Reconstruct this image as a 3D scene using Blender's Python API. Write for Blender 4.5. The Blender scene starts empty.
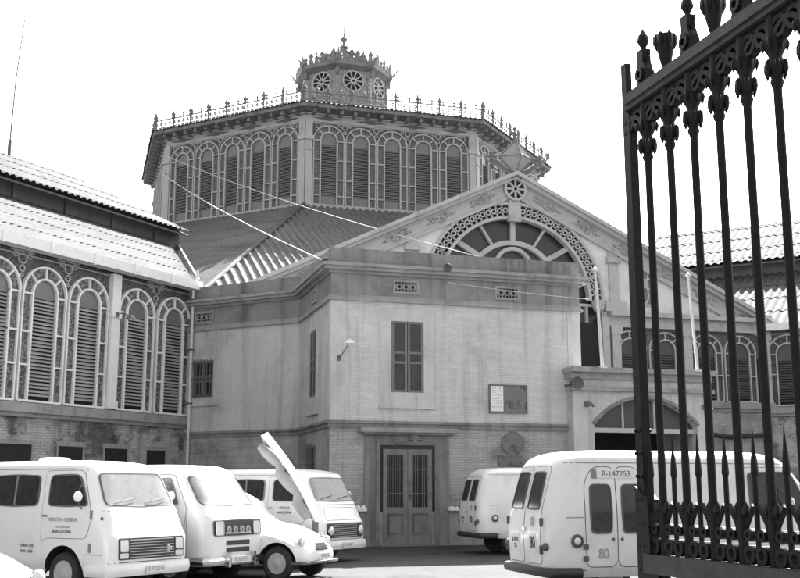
import bpy, bmesh, math, random
from mathutils import Vector, Matrix
from mathutils.bvhtree import BVHTree
random.seed(7)
S = bpy.context.scene
COL = S.collection
PI = math.pi
R = math.radians

# ------------------------------------------------------------------ render, camera, light
S.render.engine = 'CYCLES'
S.view_settings.view_transform = 'Standard'
S.view_settings.look = 'None'
S.view_settings.gamma = 1
S.view_settings.use_curve_mapping = False
S.view_settings.exposure = 2.85
S.cycles.max_bounces = 6

PITCH = math.atan(201 / 1075.0)
cd = bpy.data.cameras.new('camera')
cam = bpy.data.objects.new('camera', cd)
COL.objects.link(cam)
cam.location = (0, 0, 1.6)
cam.rotation_euler = (PI / 2 + PITCH, 0, 0)
cd.sensor_width = 36
cd.sensor_fit = 'HORIZONTAL'
cd.lens = 1075 / 800 * 36
cd.clip_start = 0.1
cd.clip_end = 3000
S.camera = cam

SUN_AZ, SUN_EL = R(16), R(42)
w = bpy.data.worlds.new('World')
S.world = w
w.use_nodes = True
nt = w.node_tree
nt.nodes.clear()
sky = nt.nodes.new('ShaderNodeTexSky')
sky.sky_type = 'NISHITA'
sky.sun_disc = False
sky.sun_elevation = SUN_EL
sky.sun_rotation = SUN_AZ
sky.air_density = 1.0
sky.dust_density = 4.0
sky.ozone_density = 0.6
bw = nt.nodes.new('ShaderNodeRGBToBW')
bg = nt.nodes.new('ShaderNodeBackground')
bg.inputs['Strength'].default_value = 0.075
out = nt.nodes.new('ShaderNodeOutputWorld')
nt.links.new(sky.outputs[0], bw.inputs[0])
nt.links.new(bw.outputs[0], bg.inputs[0])
nt.links.new(bg.outputs[0], out.inputs[0])

sd = bpy.data.lights.new('sun', 'SUN')
sd.energy = 5.0
sd.angle = R(0.6)
sd.color = (1, 0.99, 0.97)
sun = bpy.data.objects.new('sun', sd)
COL.objects.link(sun)
sv = Vector((math.sin(SUN_AZ) * math.cos(SUN_EL), math.cos(SUN_AZ) * math.cos(SUN_EL), math.sin(SUN_EL)))
sun.rotation_euler = sv.to_track_quat('Z', 'Y').to_euler()
sun.location = sv * 100


# ------------------------------------------------------------------ materials
def mat(name, base, rough=0.7, var=0.0, scale=3.0, detail=6, metal=0.0, coat=0.0, bump=0.0, bscale=40.0,
        stain=None, stain_scale=0.6, streak=0.0, brick=None, spec=None, uv=True, grime=None):
    m = bpy.data.materials.new(name)
    m.use_nodes = True
    t = m.node_tree
    N, L = t.nodes, t.links
    b = N['Principled BSDF']
    b.inputs['Roughness'].default_value = rough
    b.inputs['Metallic'].default_value = metal
    b.inputs['Coat Weight'].default_value = coat
    if spec is not None:
        b.inputs['Specular IOR Level'].default_value = spec
    tc = N.new('ShaderNodeTexCoord')
    co = tc.outputs['UV'] if uv else tc.outputs['Object']
    val = None

    def math_(op, a, c, clamp=False):
        n = N.new('ShaderNodeMath')
        n.operation = op
        n.use_clamp = clamp
        for i, x in enumerate((a, c)):
            if isinstance(x, (int, float)):
                n.inputs[i].default_value = x
            else:
                L.new(x, n.inputs[i])
        return n.outputs[0]

    def noise(sc, det=6, vec=None, rough_=0.6):
        n = N.new('ShaderNodeTexNoise')
        n.inputs['Scale'].default_value = sc
        n.inputs['Detail'].default_value = det
        n.inputs['Roughness'].default_value = rough_
        L.new(vec or co, n.inputs['Vector'])
        return n.outputs[0]

    def ramp(x, a, c):
        n = N.new('ShaderNodeMapRange')
        n.interpolation_type = 'SMOOTHSTEP'
        n.inputs['From Min'].default_value = a
        n.inputs['From Max'].default_value = c
        L.new(x, n.inputs['Value'])
        return n.outputs[0]
    hb = None
    if brick:
        bn = N.new('ShaderNodeTexBrick')
        bn.inputs['Scale'].default_value = 1.0
        bn.inputs['Brick Width'].default_value = brick[0]
        bn.inputs['Row Height'].default_value = brick[1]
        bn.inputs['Mortar Size'].default_value = brick[2]
        bn.inputs['Mortar Smooth'].default_value = 0.3
        bn.inputs['Color1'].default_value = (1, 1, 1, 1)
        bn.inputs['Color2'].default_value = (1 - brick[4],) * 3 + (1,)
        bn.inputs['Mortar'].default_value = (brick[3],) * 3 + (1,)
        L.new(co, bn.inputs['Vector'])
        r2 = N.new('ShaderNodeRGBToBW')
        L.new(bn.outputs['Color'], r2.inputs[0])
        val = math_('MULTIPLY', r2.outputs[0], base)
        hb = bn.outputs['Fac']
    if var:
        n1 = noise(scale, detail)
        f = math_('ADD', math_('MULTIPLY', math_('SUBTRACT', n1, 0.5), var * 2.4), 1.0)
        n2 = noise(scale * 6.3, 4)
        f = math_('MULTIPLY', f, math_('ADD', math_('MULTIPLY', math_('SUBTRACT', n2, 0.5), var * 1.6), 1.0))
        val = math_('MULTIPLY', f, val if val is not None else base)
    if streak:
        mp = N.new('ShaderNodeMapping')
        mp.inputs['Scale'].default_value = (2.6, 0.16, 1)
        L.new(co, mp.inputs['Vector'])
        s_ = ramp(noise(1.0, 5, mp.outputs[0]), 0.47, 0.75)
        val = math_('MULTIPLY', val if val is not None else base, math_('SUBTRACT', 1.0, math_('MULTIPLY', s_, streak)))
    if stain:
        s_ = ramp(noise(stain_scale, 9, rough_=0.7), stain[0], stain[1])
        k = math_('SUBTRACT', 1.0, math_('MULTIPLY', s_, stain[2]))
        val = math_('MULTIPLY', val if val is not None else base, k)
    if val is None:
        b.inputs['Base Color'].default_value = (base, base, base, 1)
    else:
        c = N.new('ShaderNodeCombineColor')
        cl = math_('MAXIMUM', val, 0.004)
        for i in range(3):
            L.new(cl, c.inputs[i])
        L.new(c.outputs[0], b.inputs['Base Color'])
    if bump or hb is not None:
        bp = N.new('ShaderNodeBump')
        bp.inputs['Strength'].default_value = max(bump, 0.25)
        bp.inputs['Distance'].default_value = 0.01
        h = noise(bscale, 4)
        if hb is not None:
            h = math_('SUBTRACT', math_('MULTIPLY', h, 0.4), hb)
        L.new(h, bp.inputs['Height'])
        L.new(bp.outputs[0], b.inputs['Normal'])
    return m


def scroll_mat(name, dark, light, scale, th=0.07):
    """cast scroll work or figured glass: light curls on a dark ground"""
    m = bpy.data.materials.new(name)
    m.use_nodes = True
    t = m.node_tree
    N, L = t.nodes, t.links
    tc = N.new('ShaderNodeTexCoord')
    n = N.new('ShaderNodeTexNoise')
    n.inputs['Scale'].default_value = scale
    n.inputs['Detail'].default_value = 1.5
    L.new(tc.outputs['UV'], n.inputs['Vector'])
    v = N.new('ShaderNodeMath')
    v.operation = 'PINGPONG'
    v.inputs[1].default_value = 0.08
    L.new(n.outputs[0], v.inputs[0])
    r = N.new('ShaderNodeMapRange')
    r.inputs['From Min'].default_value = 0.02
    r.inputs['From Max'].default_value = th
    r.inputs['To Min'].default_value = dark
    r.inputs['To Max'].default_value = light
    L.new(v.outputs[0], r.inputs['Value'])
    c = N.new('ShaderNodeCombineColor')
    for i in range(3):
        L.new(r.outputs[0], c.inputs[i])
    b = N['Principled BSDF']
    L.new(c.outputs[0], b.inputs['Base Color'])
    b.inputs['Roughness'].default_value = 0.6
    return m


M = dict(
    plaster=mat('painted_brick_plaster', 0.57, 0.85, 0.16, 1.3, brick=(0.30, 0.078, 0.012, 0.84, 0.10), stain=(0.5, 0.72, 0.28), stain_scale=0.55, streak=0.34, bump=0.4),
    render=mat('smooth_render', 0.50, 0.85, 0.18, 1.1, stain=(0.48, 0.7, 0.30), stain_scale=0.5, streak=0.35, bump=0.3, bscale=25),
    lowbrick=mat('soiled_lower_brick', 0.46, 0.88, 0.2, 1.2, brick=(0.30, 0.08, 0.013, 0.72, 0.16), stain=(0.42, 0.66, 0.5), stain_scale=0.6, streak=0.25, bump=0.5),
    band=mat('cornice_band', 0.24, 0.85, 0.2, 1.6, stain=(0.45, 0.7, 0.35), stain_scale=0.9, streak=0.55, bump=0.3),
    bandlight=mat('moulding_render', 0.31, 0.85, 0.16, 2.0, stain=(0.45, 0.7, 0.35), stain_scale=1.2, streak=0.3),
    wingbrick=mat('stained_white_brick', 0.52, 0.88, 0.25, 1.5, brick=(0.28, 0.08, 0.014, 0.66, 0.25), stain=(0.45, 0.58, 0.72), stain_scale=0.55, streak=0.35, bump=0.6),
    ledge=mat('sill_stone', 0.34, 0.85, 0.2, 2.0, stain=(0.45, 0.7, 0.5), stain_scale=1.0, streak=0.3),
    ironwhite=mat('white_painted_iron', 0.78, 0.55, 0.08, 2.5, stain=(0.55, 0.75, 0.35), stain_scale=2.0),
    irongrey=mat('grey_painted_iron', 0.43, 0.6, 0.14, 1.5, stain=(0.5, 0.72, 0.35), stain_scale=1.2),
    irongreyb=mat('grey_painted_iron_worn', 0.20, 0.65, 0.25, 2.2, stain=(0.45, 0.65, 0.5), stain_scale=1.5),
    irondark=mat('dark_iron', 0.12, 0.6, 0.2, 3),
    louver=mat('wooden_louvre', 0.34, 0.75, 0.15, 3, stain=(0.45, 0.7, 0.3), stain_scale=1.5),
    louverdark=mat('weathered_louvre', 0.20, 0.8, 0.2, 2.0),
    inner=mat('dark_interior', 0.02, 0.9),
    figglass=scroll_mat('figured_glass', 0.07, 0.24, 3.2),
    figdark=scroll_mat('dim_figured_glass', 0.10, 0.17, 2.6),
    fret=scroll_mat('cast_fretwork', 0.025, 0.18, 9.0),
    orn=scroll_mat('cast_ornament', 0.16, 0.38, 4.0, 0.06),
    lunette=mat('dusty_glass', 0.16, 0.25, 0.2, 1.5),
    zinc=mat('zinc_sheet', 0.11, 0.9, 0.16, 0.8, stain=(0.48, 0.72, 0.45), stain_scale=0.7, streak=0.35, spec=0.05),
    zincdark=mat('weathered_zinc', 0.085, 0.9, 0.2, 0.8, stain=(0.45, 0.7, 0.4), stain_scale=0.8, streak=0.3, spec=0.05),
    shed=mat('tarred_boards', 0.09, 0.85, 0.25, 1.0, streak=0.3),
    skirt=mat('sooty_roof_sheet', 0.165, 0.9, 0.2, 0.6, stain=(0.45, 0.7, 0.4), stain_scale=0.5, streak=0.25, spec=0.05),
    fanglass=mat('dark_fanlight_glass', 0.03, 0.3, 0.4, 1.0),
    shadelouver=mat('shaded_louvre', 0.075, 0.85, 0.25, 2.0),  # darker copy of the louvre, shade of those windows put into its colour
    shadeglass=scroll_mat('shaded_figured_glass', 0.035, 0.085, 3.0),  # darker copy of the figured glass with the shade in its colour
    darklunette=mat('darkened_glass', 0.05, 0.4, 0.3, 1.5),  # darker lunette glass, window shade included in the base colour
    drumroof=mat('sheet_roof_grey', 0.13, 0.9, 0.15, 0.7, spec=0.05),
    gableplaster=mat('gable_render', 0.68, 0.85, 0.1, 0.9, stain=(0.5, 0.75, 0.22), stain_scale=0.6, streak=0.15),
    wood=mat('weathered_door_wood', 0.20, 0.75, 0.22, 2.0, stain=(0.45, 0.65, 0.4), stain_scale=1.6, streak=0.2),
    woodlight=mat('window_wood', 0.15, 0.7, 0.2, 3.0),
    glass=mat('window_glass', 0.03, 0.12, 0.9, 1.6, spec=0.35),  # lighter patches in the base colour stand in for uneven reflections
    glassgrey=mat('pale_windscreen', 0.13, 0.25, 0.5, 1.6, coat=0.0),  # mottled grey base colour, paler than the side glass
    glassmid=mat('painted_reflection_windscreen', 0.10, 0.2, 0.7, 1.2, coat=0.0),  # reflections are put into the mottled base colour
    vanwhite=mat('white_van_paint', 0.70, 0.35, 0.05, 1.2, coat=0.35, stain=(0.5, 0.75, 0.16), stain_scale=1.2, uv=False),
    vangrey=mat('off_white_van_paint', 0.68, 0.35, 0.05, 1.4, coat=0.3, stain=(0.46, 0.7, 0.18), stain_scale=1.3, uv=False),
    seam=mat('dark_seam', 0.09, 0.7),
    lightseam=mat('panel_gap', 0.20, 0.7),
    rubber=mat('rubber', 0.022, 0.75, 0.2, 6, uv=False),
    under=mat('underbody', 0.015, 0.9),
    chrome=mat('chrome', 0.6, 0.2, metal=1.0),
    hub=mat('painted_hub', 0.38, 0.45, 0.1, 6, uv=False),
    lamp=mat('lamp_glass', 0.62, 0.12, coat=0.5),
    grille=mat('black_grille', 0.025, 0.5),
    plate=mat('plate_enamel', 0.62, 0.4),
    ink=mat('dark_lettering', 0.05, 0.6),
    faintink=mat('faded_lettering', 0.30, 0.6),
    gate=mat('black_gate_iron', 0.008, 0.5, 0.9, 14, bump=0.3, bscale=90, uv=False, spec=0.2),
    gaterail=mat('grey_gate_iron', 0.055, 0.6, 0.6, 9, bump=0.3, bscale=90, uv=False, spec=0.25),  # mottled base colour, lighter than the bars
    paper=mat('printed_paper', 0.75, 0.8, 0.05, 6),
    board=mat('old_notice_board', 0.17, 0.75, 0.35, 2.5, stain=(0.5, 0.62, 0.6), stain_scale=2.2),
    white=mat('white_enamel', 0.8, 0.4),
    pole=mat('white_pole_paint', 0.6, 0.5, 0.08, 2.0),
    wire=mat('pale_cable', 0.62, 0.6),
    darkcable=mat('black_cable', 0.03, 0.7),
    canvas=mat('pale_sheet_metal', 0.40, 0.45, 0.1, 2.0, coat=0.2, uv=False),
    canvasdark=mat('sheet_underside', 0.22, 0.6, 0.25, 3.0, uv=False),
)


def ground_mat():
    m = mat('worn_asphalt_yard', 0.06, 0.95, 0.25, 0.5, stain=(0.52, 0.64, 0.4), stain_scale=0.45, bump=0.6, bscale=22, uv=False, spec=0.05)
    return m


M['ground'] = ground_mat()


# ------------------------------------------------------------------ mesh builder
class MB:
    def __init__(self):
        self.v, self.f, self.mi = [], [], []
        self.m = Matrix.Identity(4)
        self.cur = 0
        self.j = 0

    def jit(self):
        self.j = (self.j + 1) % 7
        return self.j * 0.0016

    def add(self, pts, faces):
        o = len(self.v)
        self.v += [self.m @ Vector(p) for p in pts]
        for f in faces:
            self.f.append([o + i for i in f])
            self.mi.append(self.cur)

    def box(self, x0, x1, y0, y1, z0, z1):
        p = [(x, y, z) for z in (z0, z1) for y in (y0, y1) for x in (x0, x1)]
        self.add(p, [(0, 2, 3, 1), (4, 5, 7, 6), (0, 1, 5, 4), (2, 6, 7, 3), (0, 4, 6, 2), (1, 3, 7, 5)])

    def prism(self, poly, y0, y1):
        n = len(poly)
        self.add([(x, y0, z) for x, z in poly] + [(x, y1, z) for x, z in poly],
                 [list(range(n)), list(range(2 * n - 1, n - 1, -1))] + [(i, i + n, (i + 1) % n + n, (i + 1) % n) for i in range(n)])

    def vprism(self, poly, z0, z1):
        n = len(poly)
        self.add([(x, y, z0) for x, y in poly] + [(x, y, z1) for x, y in poly],
                 [list(range(n - 1, -1, -1)), list(range(n, 2 * n))] + [(i, (i + 1) % n, (i + 1) % n + n, i + n) for i in range(n)])

    def arc(self, cx, cz, r0, r1, a0, a1, n, y0, y1):
        e = self.jit()
        y0 -= e
        y1 += e
        closed = abs(a1 - a0) >= 359.9
        P, F = [], []
        for i in range(n + 1):
            a = R(a0 + (a1 - a0) * i / n)
            c, s = math.cos(a), math.sin(a)
            P += [(cx + r0 * c, y0, cz + r0 * s), (cx + r1 * c, y0, cz + r1 * s), (cx + r1 * c, y1, cz + r1 * s), (cx + r0 * c, y1, cz + r0 * s)]
        for i in range(n):
            b = i * 4
            for k in range(4):
                F.append((b + k, b + 4 + k, b + 4 + (k + 1) % 4, b + (k + 1) % 4))
        if not closed:
            F += [(0, 1, 2, 3), (n * 4 + 3, n * 4 + 2, n * 4 + 1, n * 4)]
        self.add(P, F)

    def bar(self, p, q, wd, y0, y1):
        e = self.jit()
        y0 -= e
        y1 += e
        dx, dz = q[0] - p[0], q[1] - p[1]
        l = math.hypot(dx, dz)
        nx, nz = -dz / l * wd / 2, dx / l * wd / 2
        self.prism([(p[0] + nx, p[1] + nz), (p[0] - nx, p[1] - nz), (q[0] - nx, q[1] - nz), (q[0] + nx, q[1] + nz)], y0, y1)

    def tube(self, pts, r, n=8, cap=True):
        pts = [Vector(p) for p in pts]
        rs = r if isinstance(r, (list, tuple)) else [r] * len(pts)
        P, F = [], []
        ref = Vector((0, 0, 1))
        for i, p in enumerate(pts):
            t = (pts[min(i + 1, len(pts) - 1)] - pts[max(i - 1, 0)])
            t.normalize()
            if abs(t.dot(ref)) > 0.97:
                a = t.cross(Vector((1, 0, 0))).normalized()
            else:
                a = t.cross(ref).normalized()
            b = t.cross(a)
            for k in range(n):
                an = 2 * PI * k / n
                P.append(p + (a * math.cos(an) + b * math.sin(an)) * rs[i])
        for i in range(len(pts) - 1):
            for k in range(n):
                F.append((i * n + k, i * n + (k + 1) % n, (i + 1) * n + (k + 1) % n, (i + 1) * n + k))
        if cap:
            F += [list(range(n - 1, -1, -1)), list(range((len(pts) - 1) * n, len(pts) * n))]
        self.add(P, F)

    def lathe(self, prof, n=16, c=(0, 0, 0), axis='z'):
        P, F = [], []
        for r, z in prof:
            for k in range(n):
                a = 2 * PI * k / n
                q = (r * math.cos(a), r * math.sin(a), z)
                if axis == 'y':
                    q = (q[0], z, q[1])
                if axis == 'x':
                    q = (z, q[0], q[1])
                P.append((q[0] + c[0], q[1] + c[1], q[2] + c[2]))
        for i in range(len(prof) - 1):
            for k in range(n):
                F.append((i * n + k, i * n + (k + 1) % n, (i + 1) * n + (k + 1) % n, (i + 1) * n + k))
        F += [list(range(n - 1, -1, -1)), list(range((len(prof) - 1) * n, len(prof) * n))]
        self.add(P, F)

    def build(self, name, mats, parent=None, smooth=None, loc=None, rz=None):
        me = bpy.data.meshes.new(name)
        me.from_pydata([tuple(p) for p in self.v], [], self.f)
        if not isinstance(mats, (list, tuple)):
            mats = [mats]
        for m_ in mats:
            me.materials.append(m_)
        if len(mats) > 1:
            me.polygons.foreach_set('material_index', self.mi)
        bm = bmesh.new()
        bm.from_mesh(me)
        bmesh.ops.recalc_face_normals(bm, faces=bm.faces)
        uvl = bm.loops.layers.uv.new('UVMap')
        Z = Vector((0, 0, 1))
        for f in bm.faces:
            n_ = f.normal
            if abs(n_.z) > 0.95:
                for l in f.loops:
                    l[uvl].uv = (l.vert.co.x, l.vert.co.y)
            else:
                t = Z.cross(n_).normalized()
                b = n_.cross(t)
                for l in f.loops:
                    l[uvl].uv = (l.vert.co.dot(t), l.vert.co.dot(b))
            if smooth:
                f.smooth = True
        bm.to_mesh(me)
        bm.free()
        if smooth:
            me.set_sharp_from_angle(angle=R(smooth))
        o = bpy.data.objects.new(name, me)
        COL.objects.link(o)
        if parent:
            o.parent = parent
        if loc is not None:
            o.location = loc
        if rz is not None:
            o.rotation_euler[2] = rz
        return o


def tag(o, label, cat, group=None, kind=None):
    if label:
        o['label'] = label
    if cat:
        o['category'] = cat
    if group:
        o['group'] = group
    if kind:
        o['kind'] = kind
    return o


def thing(name, label, cat, loc=(0, 0, 0), rz=0, group=None):
    o = bpy.data.objects.new(name, None)
    COL.objects.link(o)
    o.location = loc
    o.rotation_euler = (0, 0, rz)
    o.empty_display_size = 0.3
    return tag(o, label, cat, group)


def dup(o, parent=None, loc=None, rz=None):
    c = o.copy()
    COL.objects.link(c)
    c.parent = parent
    if loc is not None:
        c.location = loc
    if rz is not None:
        c.rotation_euler[2] = rz
    for ch in list(o.children):
        dup(ch, c)
    return c


def text_mesh(s, size, mt, parent, loc, rot, name='lettering', depth=0.002, sx=1.0):
    cu = bpy.data.curves.new('lettering_curve', 'FONT')
    cu.body = s
    cu.size = size
    cu.align_x = 'CENTER'
    cu.align_y = 'CENTER'
    cu.extrude = depth
    ob = bpy.data.objects.new('lettering_curve', cu)
    COL.objects.link(ob)
    dg = bpy.context.evaluated_depsgraph_get()
    me = bpy.data.meshes.new_from_object(ob.evaluated_get(dg))
    bpy.data.objects.remove(ob)
    me.materials.clear()
    me.materials.append(mt)
    o = bpy.data.objects.new(name, me)
    COL.objects.link(o)
    o.parent = parent
    o.location = loc
    o.rotation_euler = rot
    o.scale = (sx, 1, 1)
    return o


def azv(a):
    a = R(a)
    return Vector((math.sin(a), math.cos(a), 0))


U, NN, LA, RA, LN = azv(73.5), azv(-16.5), azv(28.5), azv(-61.5), azv(118.5)
P0 = Vector((0.058, 32.09, 0))
OC = P0 + U * 8.31 + NN * 43
LI = Vector((-7.562, 38.372, 0))
RZF = R(16.5)

# ------------------------------------------------------------------ ground
g = MB()
g.add([(-900, -400, 0), (900, -400, 0), (900, 1200, 0), (-900, 1200, 0)], [(0, 1, 2, 3)])
tag(g.build('ground', M['ground']), None, None, kind='structure')


# ------------------------------------------------------------------ shared: arched iron window
def arched_window(parent, cx, zb, zs, rin, rout, transoms, mats, lv_bottom, lv_top, depth=0.10, bw=0.065, rz=None, py=0.0, slat=0.11, step=None):
    """frame (the part) > louvre, figured_pane, lunette"""
    fr = MB()
    y0, y1 = -depth, 0.02
    for r, t in ((rin, bw), (rout, bw * 0.9)):
        fr.arc(0, zs, r, r + t, 0, 180, 22, y0, y1)
    for s in (-1, 1):
        fr.bar((s * (rin + bw / 2), zb), (s * (rin + bw / 2), zs), bw, y0, y1)
        fr.bar((s * (rout + bw * 0.4), zb), (s * (rout + bw * 0.4), zs), bw * 0.8, y0 + 0.02, y1)
        for tz in transoms:
            fr.bar((s * rin, tz), (s * (rout + bw * 0.5), tz), bw * 0.8, y0 + 0.015, y1)
    for a in (45, 90, 135):
        c, s = math.cos(R(a)), math.sin(R(a))
        fr.bar((rin * c, zs + rin * s), ((rout + 0.02) * c, zs + (rout + 0.02) * s), bw * 0.8, y0 + 0.015, y1)
    fr.bar((-rout, zb), (rout, zb), bw, y0 - 0.02, y1)
    fo = fr.build('window', mats[0], parent, loc=(cx, py, 0), rz=rz)
    lv = MB()
    n = int((lv_top - lv_bottom) / slat)
    for i in range(n):
        z = lv_bottom + (i + 0.5) * (lv_top - lv_bottom) / n + random.uniform(-0.009, 0.009)
        lv.add([(-rin, -0.055, z - slat * 0.36), (rin, -0.055, z - slat * 0.36), (rin, 0.012, z + slat * 0.36), (-rin, 0.012, z + slat * 0.36),
                (-rin, -0.045, z - slat * 0.44), (rin, -0.045, z - slat * 0.44), (rin, 0.022, z + slat * 0.28), (-rin, 0.022, z + slat * 0.28)],
               [(0, 1, 2, 3), (7, 6, 5, 4), (0, 4, 5, 1), (2, 6, 7, 3), (0, 3, 7, 4), (1, 5, 6, 2)])
    lv.build('louvre', mats[1], fo)
    pn = MB()
    for s in (-1, 1):
        a, b = sorted((s * (rin + bw), s * (rout)))
        pn.box(a, b, -0.012, 0.015, zb + 0.02, zs)
    pn.arc(0, zs, rin + bw, rout, 0, 180, 20, -0.012, 0.015)
    pn.build('figured_pane', mats[2], fo)
    lu = MB()
    P = [(rin * math.cos(PI * i / 16), zs + rin * math.sin(PI * i / 16)) for i in range(17)]
    lu.prism([(-rin, lv_top), (rin, lv_top)] + P if lv_top < zs - 0.01 else P, -0.01, 0.015)
    lu.build('lunette_pane', mats[3], fo)
    if lv_bottom > zb + 0.15:
        lu = MB()
        lu.box(-rin, rin, -0.011, 0.014, zb + 0.02, lv_bottom)
        lu.build('lower_pane', mats[3], fo)
    return fo


def corrugated(mb, x0, x1, lo, hi, P, period=0.28, amp=0.04, row=2.2, f=0.028):
    n = int((x1 - x0) / (period / 4))
    cols = []
    for i in range(n + 1):
        x = x0 + (x1 - x0) * i / n
        cols.append((x, lo(x), hi(x), amp * math.cos(2 * PI * x / period)))
    lo0 = min(c[1] for c in cols)
    hi0 = max(c[2] for c in cols)
    s = lo0
    while s < hi0:
        e = s + row
        pts, ok = [], []
        for x, l, h, d in cols:
            a, b = max(s, l), min(e + 0.08, h)
            good = b > a + 1e-3
            ok.append(good)
            if not good:
                b = a
            pts.append(P(x, a, d + f * (1 - (a - s) / row)))
            pts.append(P(x, b, d + f * (1 - (b - s) / row)))
        F = [(2 * i, 2 * i + 2, 2 * i + 3, 2 * i + 1) for i in range(n) if ok[i] and ok[i + 1]]
        mb.add(pts, F)
        s = e


# ------------------------------------------------------------------ left wing
def wing(label, origin, rz, xs, side, win_x, pillars, zb, x_lo, x_hi, valley, mats):
    """wall faces -y; side=+1: the octagon lies towards +x, -1: towards -x"""
    t = thing('market_wing', label, 'market building', origin, rz)
    zg = 8.98
    b = MB()
    b.box(x_lo, x_hi, 0.0, 0.5, 0, zb - 0.30)
    b.build('base_wall', M['wingbrick'], t)
    b = MB()
    b.box(x_lo, x_hi, -0.22, 0.35, zb - 0.30, zb - 0.02)
    b.box(x_lo, x_hi, -0.13, 0.30, zb - 0.42, zb - 0.302)
    b.box(x_lo, x_hi, -0.06, 0.30, zb - 0.02, zb + 0.04)
    b.build('sill', M['ledge'], t)
    b = MB()
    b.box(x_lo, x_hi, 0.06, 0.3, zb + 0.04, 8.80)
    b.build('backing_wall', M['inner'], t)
    # fretwork spandrels
    b = MB()
    b.box(x_lo, x_hi, 0.03, 0.055, 7.35, 8.66)
    b.build('spandrel_fretwork', M['fret'], t)
    b = MB()
    allx = sorted(win_x)
    mids = [(p + q) / 2 for p, q in zip(allx[:-1], allx[1:]) if q - p < 1.95]
    for x in mids:
        for (dx, z, r) in ((0, 8.42, 0.16), (0, 8.12, 0.10), (-0.27, 8.53, 0.09), (0.27, 8.53, 0.09), (0, 7.92, 0.06)):
            b.arc(x + dx, z, r - 0.025, r + 0.012, 0, 360, 12, -0.03, 0.035)
        b.bar((x - 0.45, 8.64), (x + 0.45, 8.64), 0.05, -0.03, 0.035)
    b.box(x_lo, x_hi, -0.028, 0.034, 8.52, 8.56)
    b.build('spandrel_tracery', M['hub'], t)
    proto = None
    for x in win_x:
        if proto is None:
            proto = arched_window(t, x, zb + 0.05, 7.42 if zb < 5 else 7.60, 0.46, 0.83, [7.40, 6.25, 5.26] if zb < 5 else [7.6, 6.7], mats, zb + 0.2, 7.30)
        else:
            dup(proto, t, (x, 0, 0))
    for x in pillars:
        p = MB()
        p.box(x - 0.19, x + 0.19, -0.16, 0.1, zb + 0.04, 8.6)
        p.box(x - 0.23, x + 0.23, -0.20, 0.1, 7.15, 7.32)
        p.box(x - 0.23, x + 0.23, -0.20, 0.1, zb + 0.04, zb + 0.3)
        p.build('pillar', mats[0], t)
    # gutter
    b = MB()
    b.box(x_lo, x_hi, -0.50, -0.10, 8.66, 8.72)
    b.box(x_lo, x_hi, -0.52, -0.46, 8.66, zg)
    b.box(x_lo, x_hi, -0.46, 0.1, 8.74, 8.80)
    x = x_lo + 0.7
    while x < x_hi:
        b.box(x - 0.03, x + 0.03, -0.545, -0.40, 8.63, zg + 0.05)
        x += 1.84
    b.build('gutter', M['ironwhite'], t)
    k = 0.475
    al = math.atan(k)

    def Pa(x, s, h):
        return (x, -0.45 + s * math.cos(al) - h * math.sin(al), zg - 0.12 + s * math.sin(al) + h * math.cos(al))
    r = MB()
    smax = 8.45 / math.cos(al)

    def end(x):
        d = (x - x_hi) if side > 0 else (x_lo - x)
        return max(0.0, min(smax, (d + 0.4) / math.cos(al))) if d > -0.4 else 0.0
    xa, xb = (x_lo, x_hi + valley) if side > 0 else (x_lo - valley, x_hi)
    corrugated(r, xa, xb, end, lambda x: smax, Pa, 0.30 if side > 0 else 0.40, 0.035 if side > 0 else 0.055, 2.3)
    r.build('aisle_roof', M['zinc'] if side > 0 else M['zincdark'], t, smooth=60)
    # valley flashing at the octagon end
    e = MB()
    xe = x_hi if side > 0 else x_lo
    e.tube([(xe, -0.3, 9.05), (xe + side * valley, 8.0, 12.95)], 0.08, 6)
    e.build('valley_flashing', M['irondark'], t)
    # clerestory and nave roof
    xn0, xn1 = (x_lo, x_hi + valley) if side > 0 else (x_lo - valley, x_hi)
    c = MB()
    c.box(xn0, xn1, 8.0, 8.3, 12.6, 13.9)
    c.box(xn0, xn1, 21.3, 21.6, 12.6, 13.9)
    xx = xn0 + 1.0
    while xx < xn1:
        c.box(xx - 0.07, xx + 0.07, 7.9, 8.02, 12.75, 13.9)
        xx += 2.76
    c.build('clerestory', M['shed'], t)
    k2 = (17.2 - 13.55) / 7.5
    a2 = math.atan(k2)
    for sgn in (1, -1):
        def Pn(x, s, h, sgn=sgn):
            y = -7.5 + s * math.cos(a2) - h * math.sin(a2)
            return (x, 14.8 + sgn * y, 13.55 + s * math.sin(a2) + h * math.cos(a2))
        r = MB()
        corrugated(r, xn0, xn1, lambda x: 0.0, lambda x: 7.5 / math.cos(a2) + 0.03, Pn, 0.34 if side > 0 else 0.40, 0.045 if side > 0 else 0.055, 2.6)
        r.build('nave_roof', M['zincdark'], t, smooth=60)
    s = MB()
    s.prism([(7.4, 13.42), (14.8, 17.0), (14.8, 16.92), (7.4, 13.34)], -xn0, -xn1)
    s.m = Matrix.Identity(4)
    # rotate: prism axes (x,z) at y -> here x is across the nave
    s.v = [Vector((-p.y, p.x, p.z)) for p in s.v]
    s.build('nave_soffit', M['shed'], t)
    return t


lw = wing('long market wing with white arched louvre windows above stained brick, vans parked against it', LI, R(61.5), None, 1,
          [-0.98 + 0.02, -2.86] + [-5.09 - 1.84 * i for i in range(3)] + [-11.75 - 1.84 * i for i in range(3)] + [-18.4, -20.24],
          [-3.95, -10.68, -17.35], 4.14, -30.0, 0.0, 8.6, (M['ironwhite'], M['louver'], M['figglass'], M['lunette']))
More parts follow.
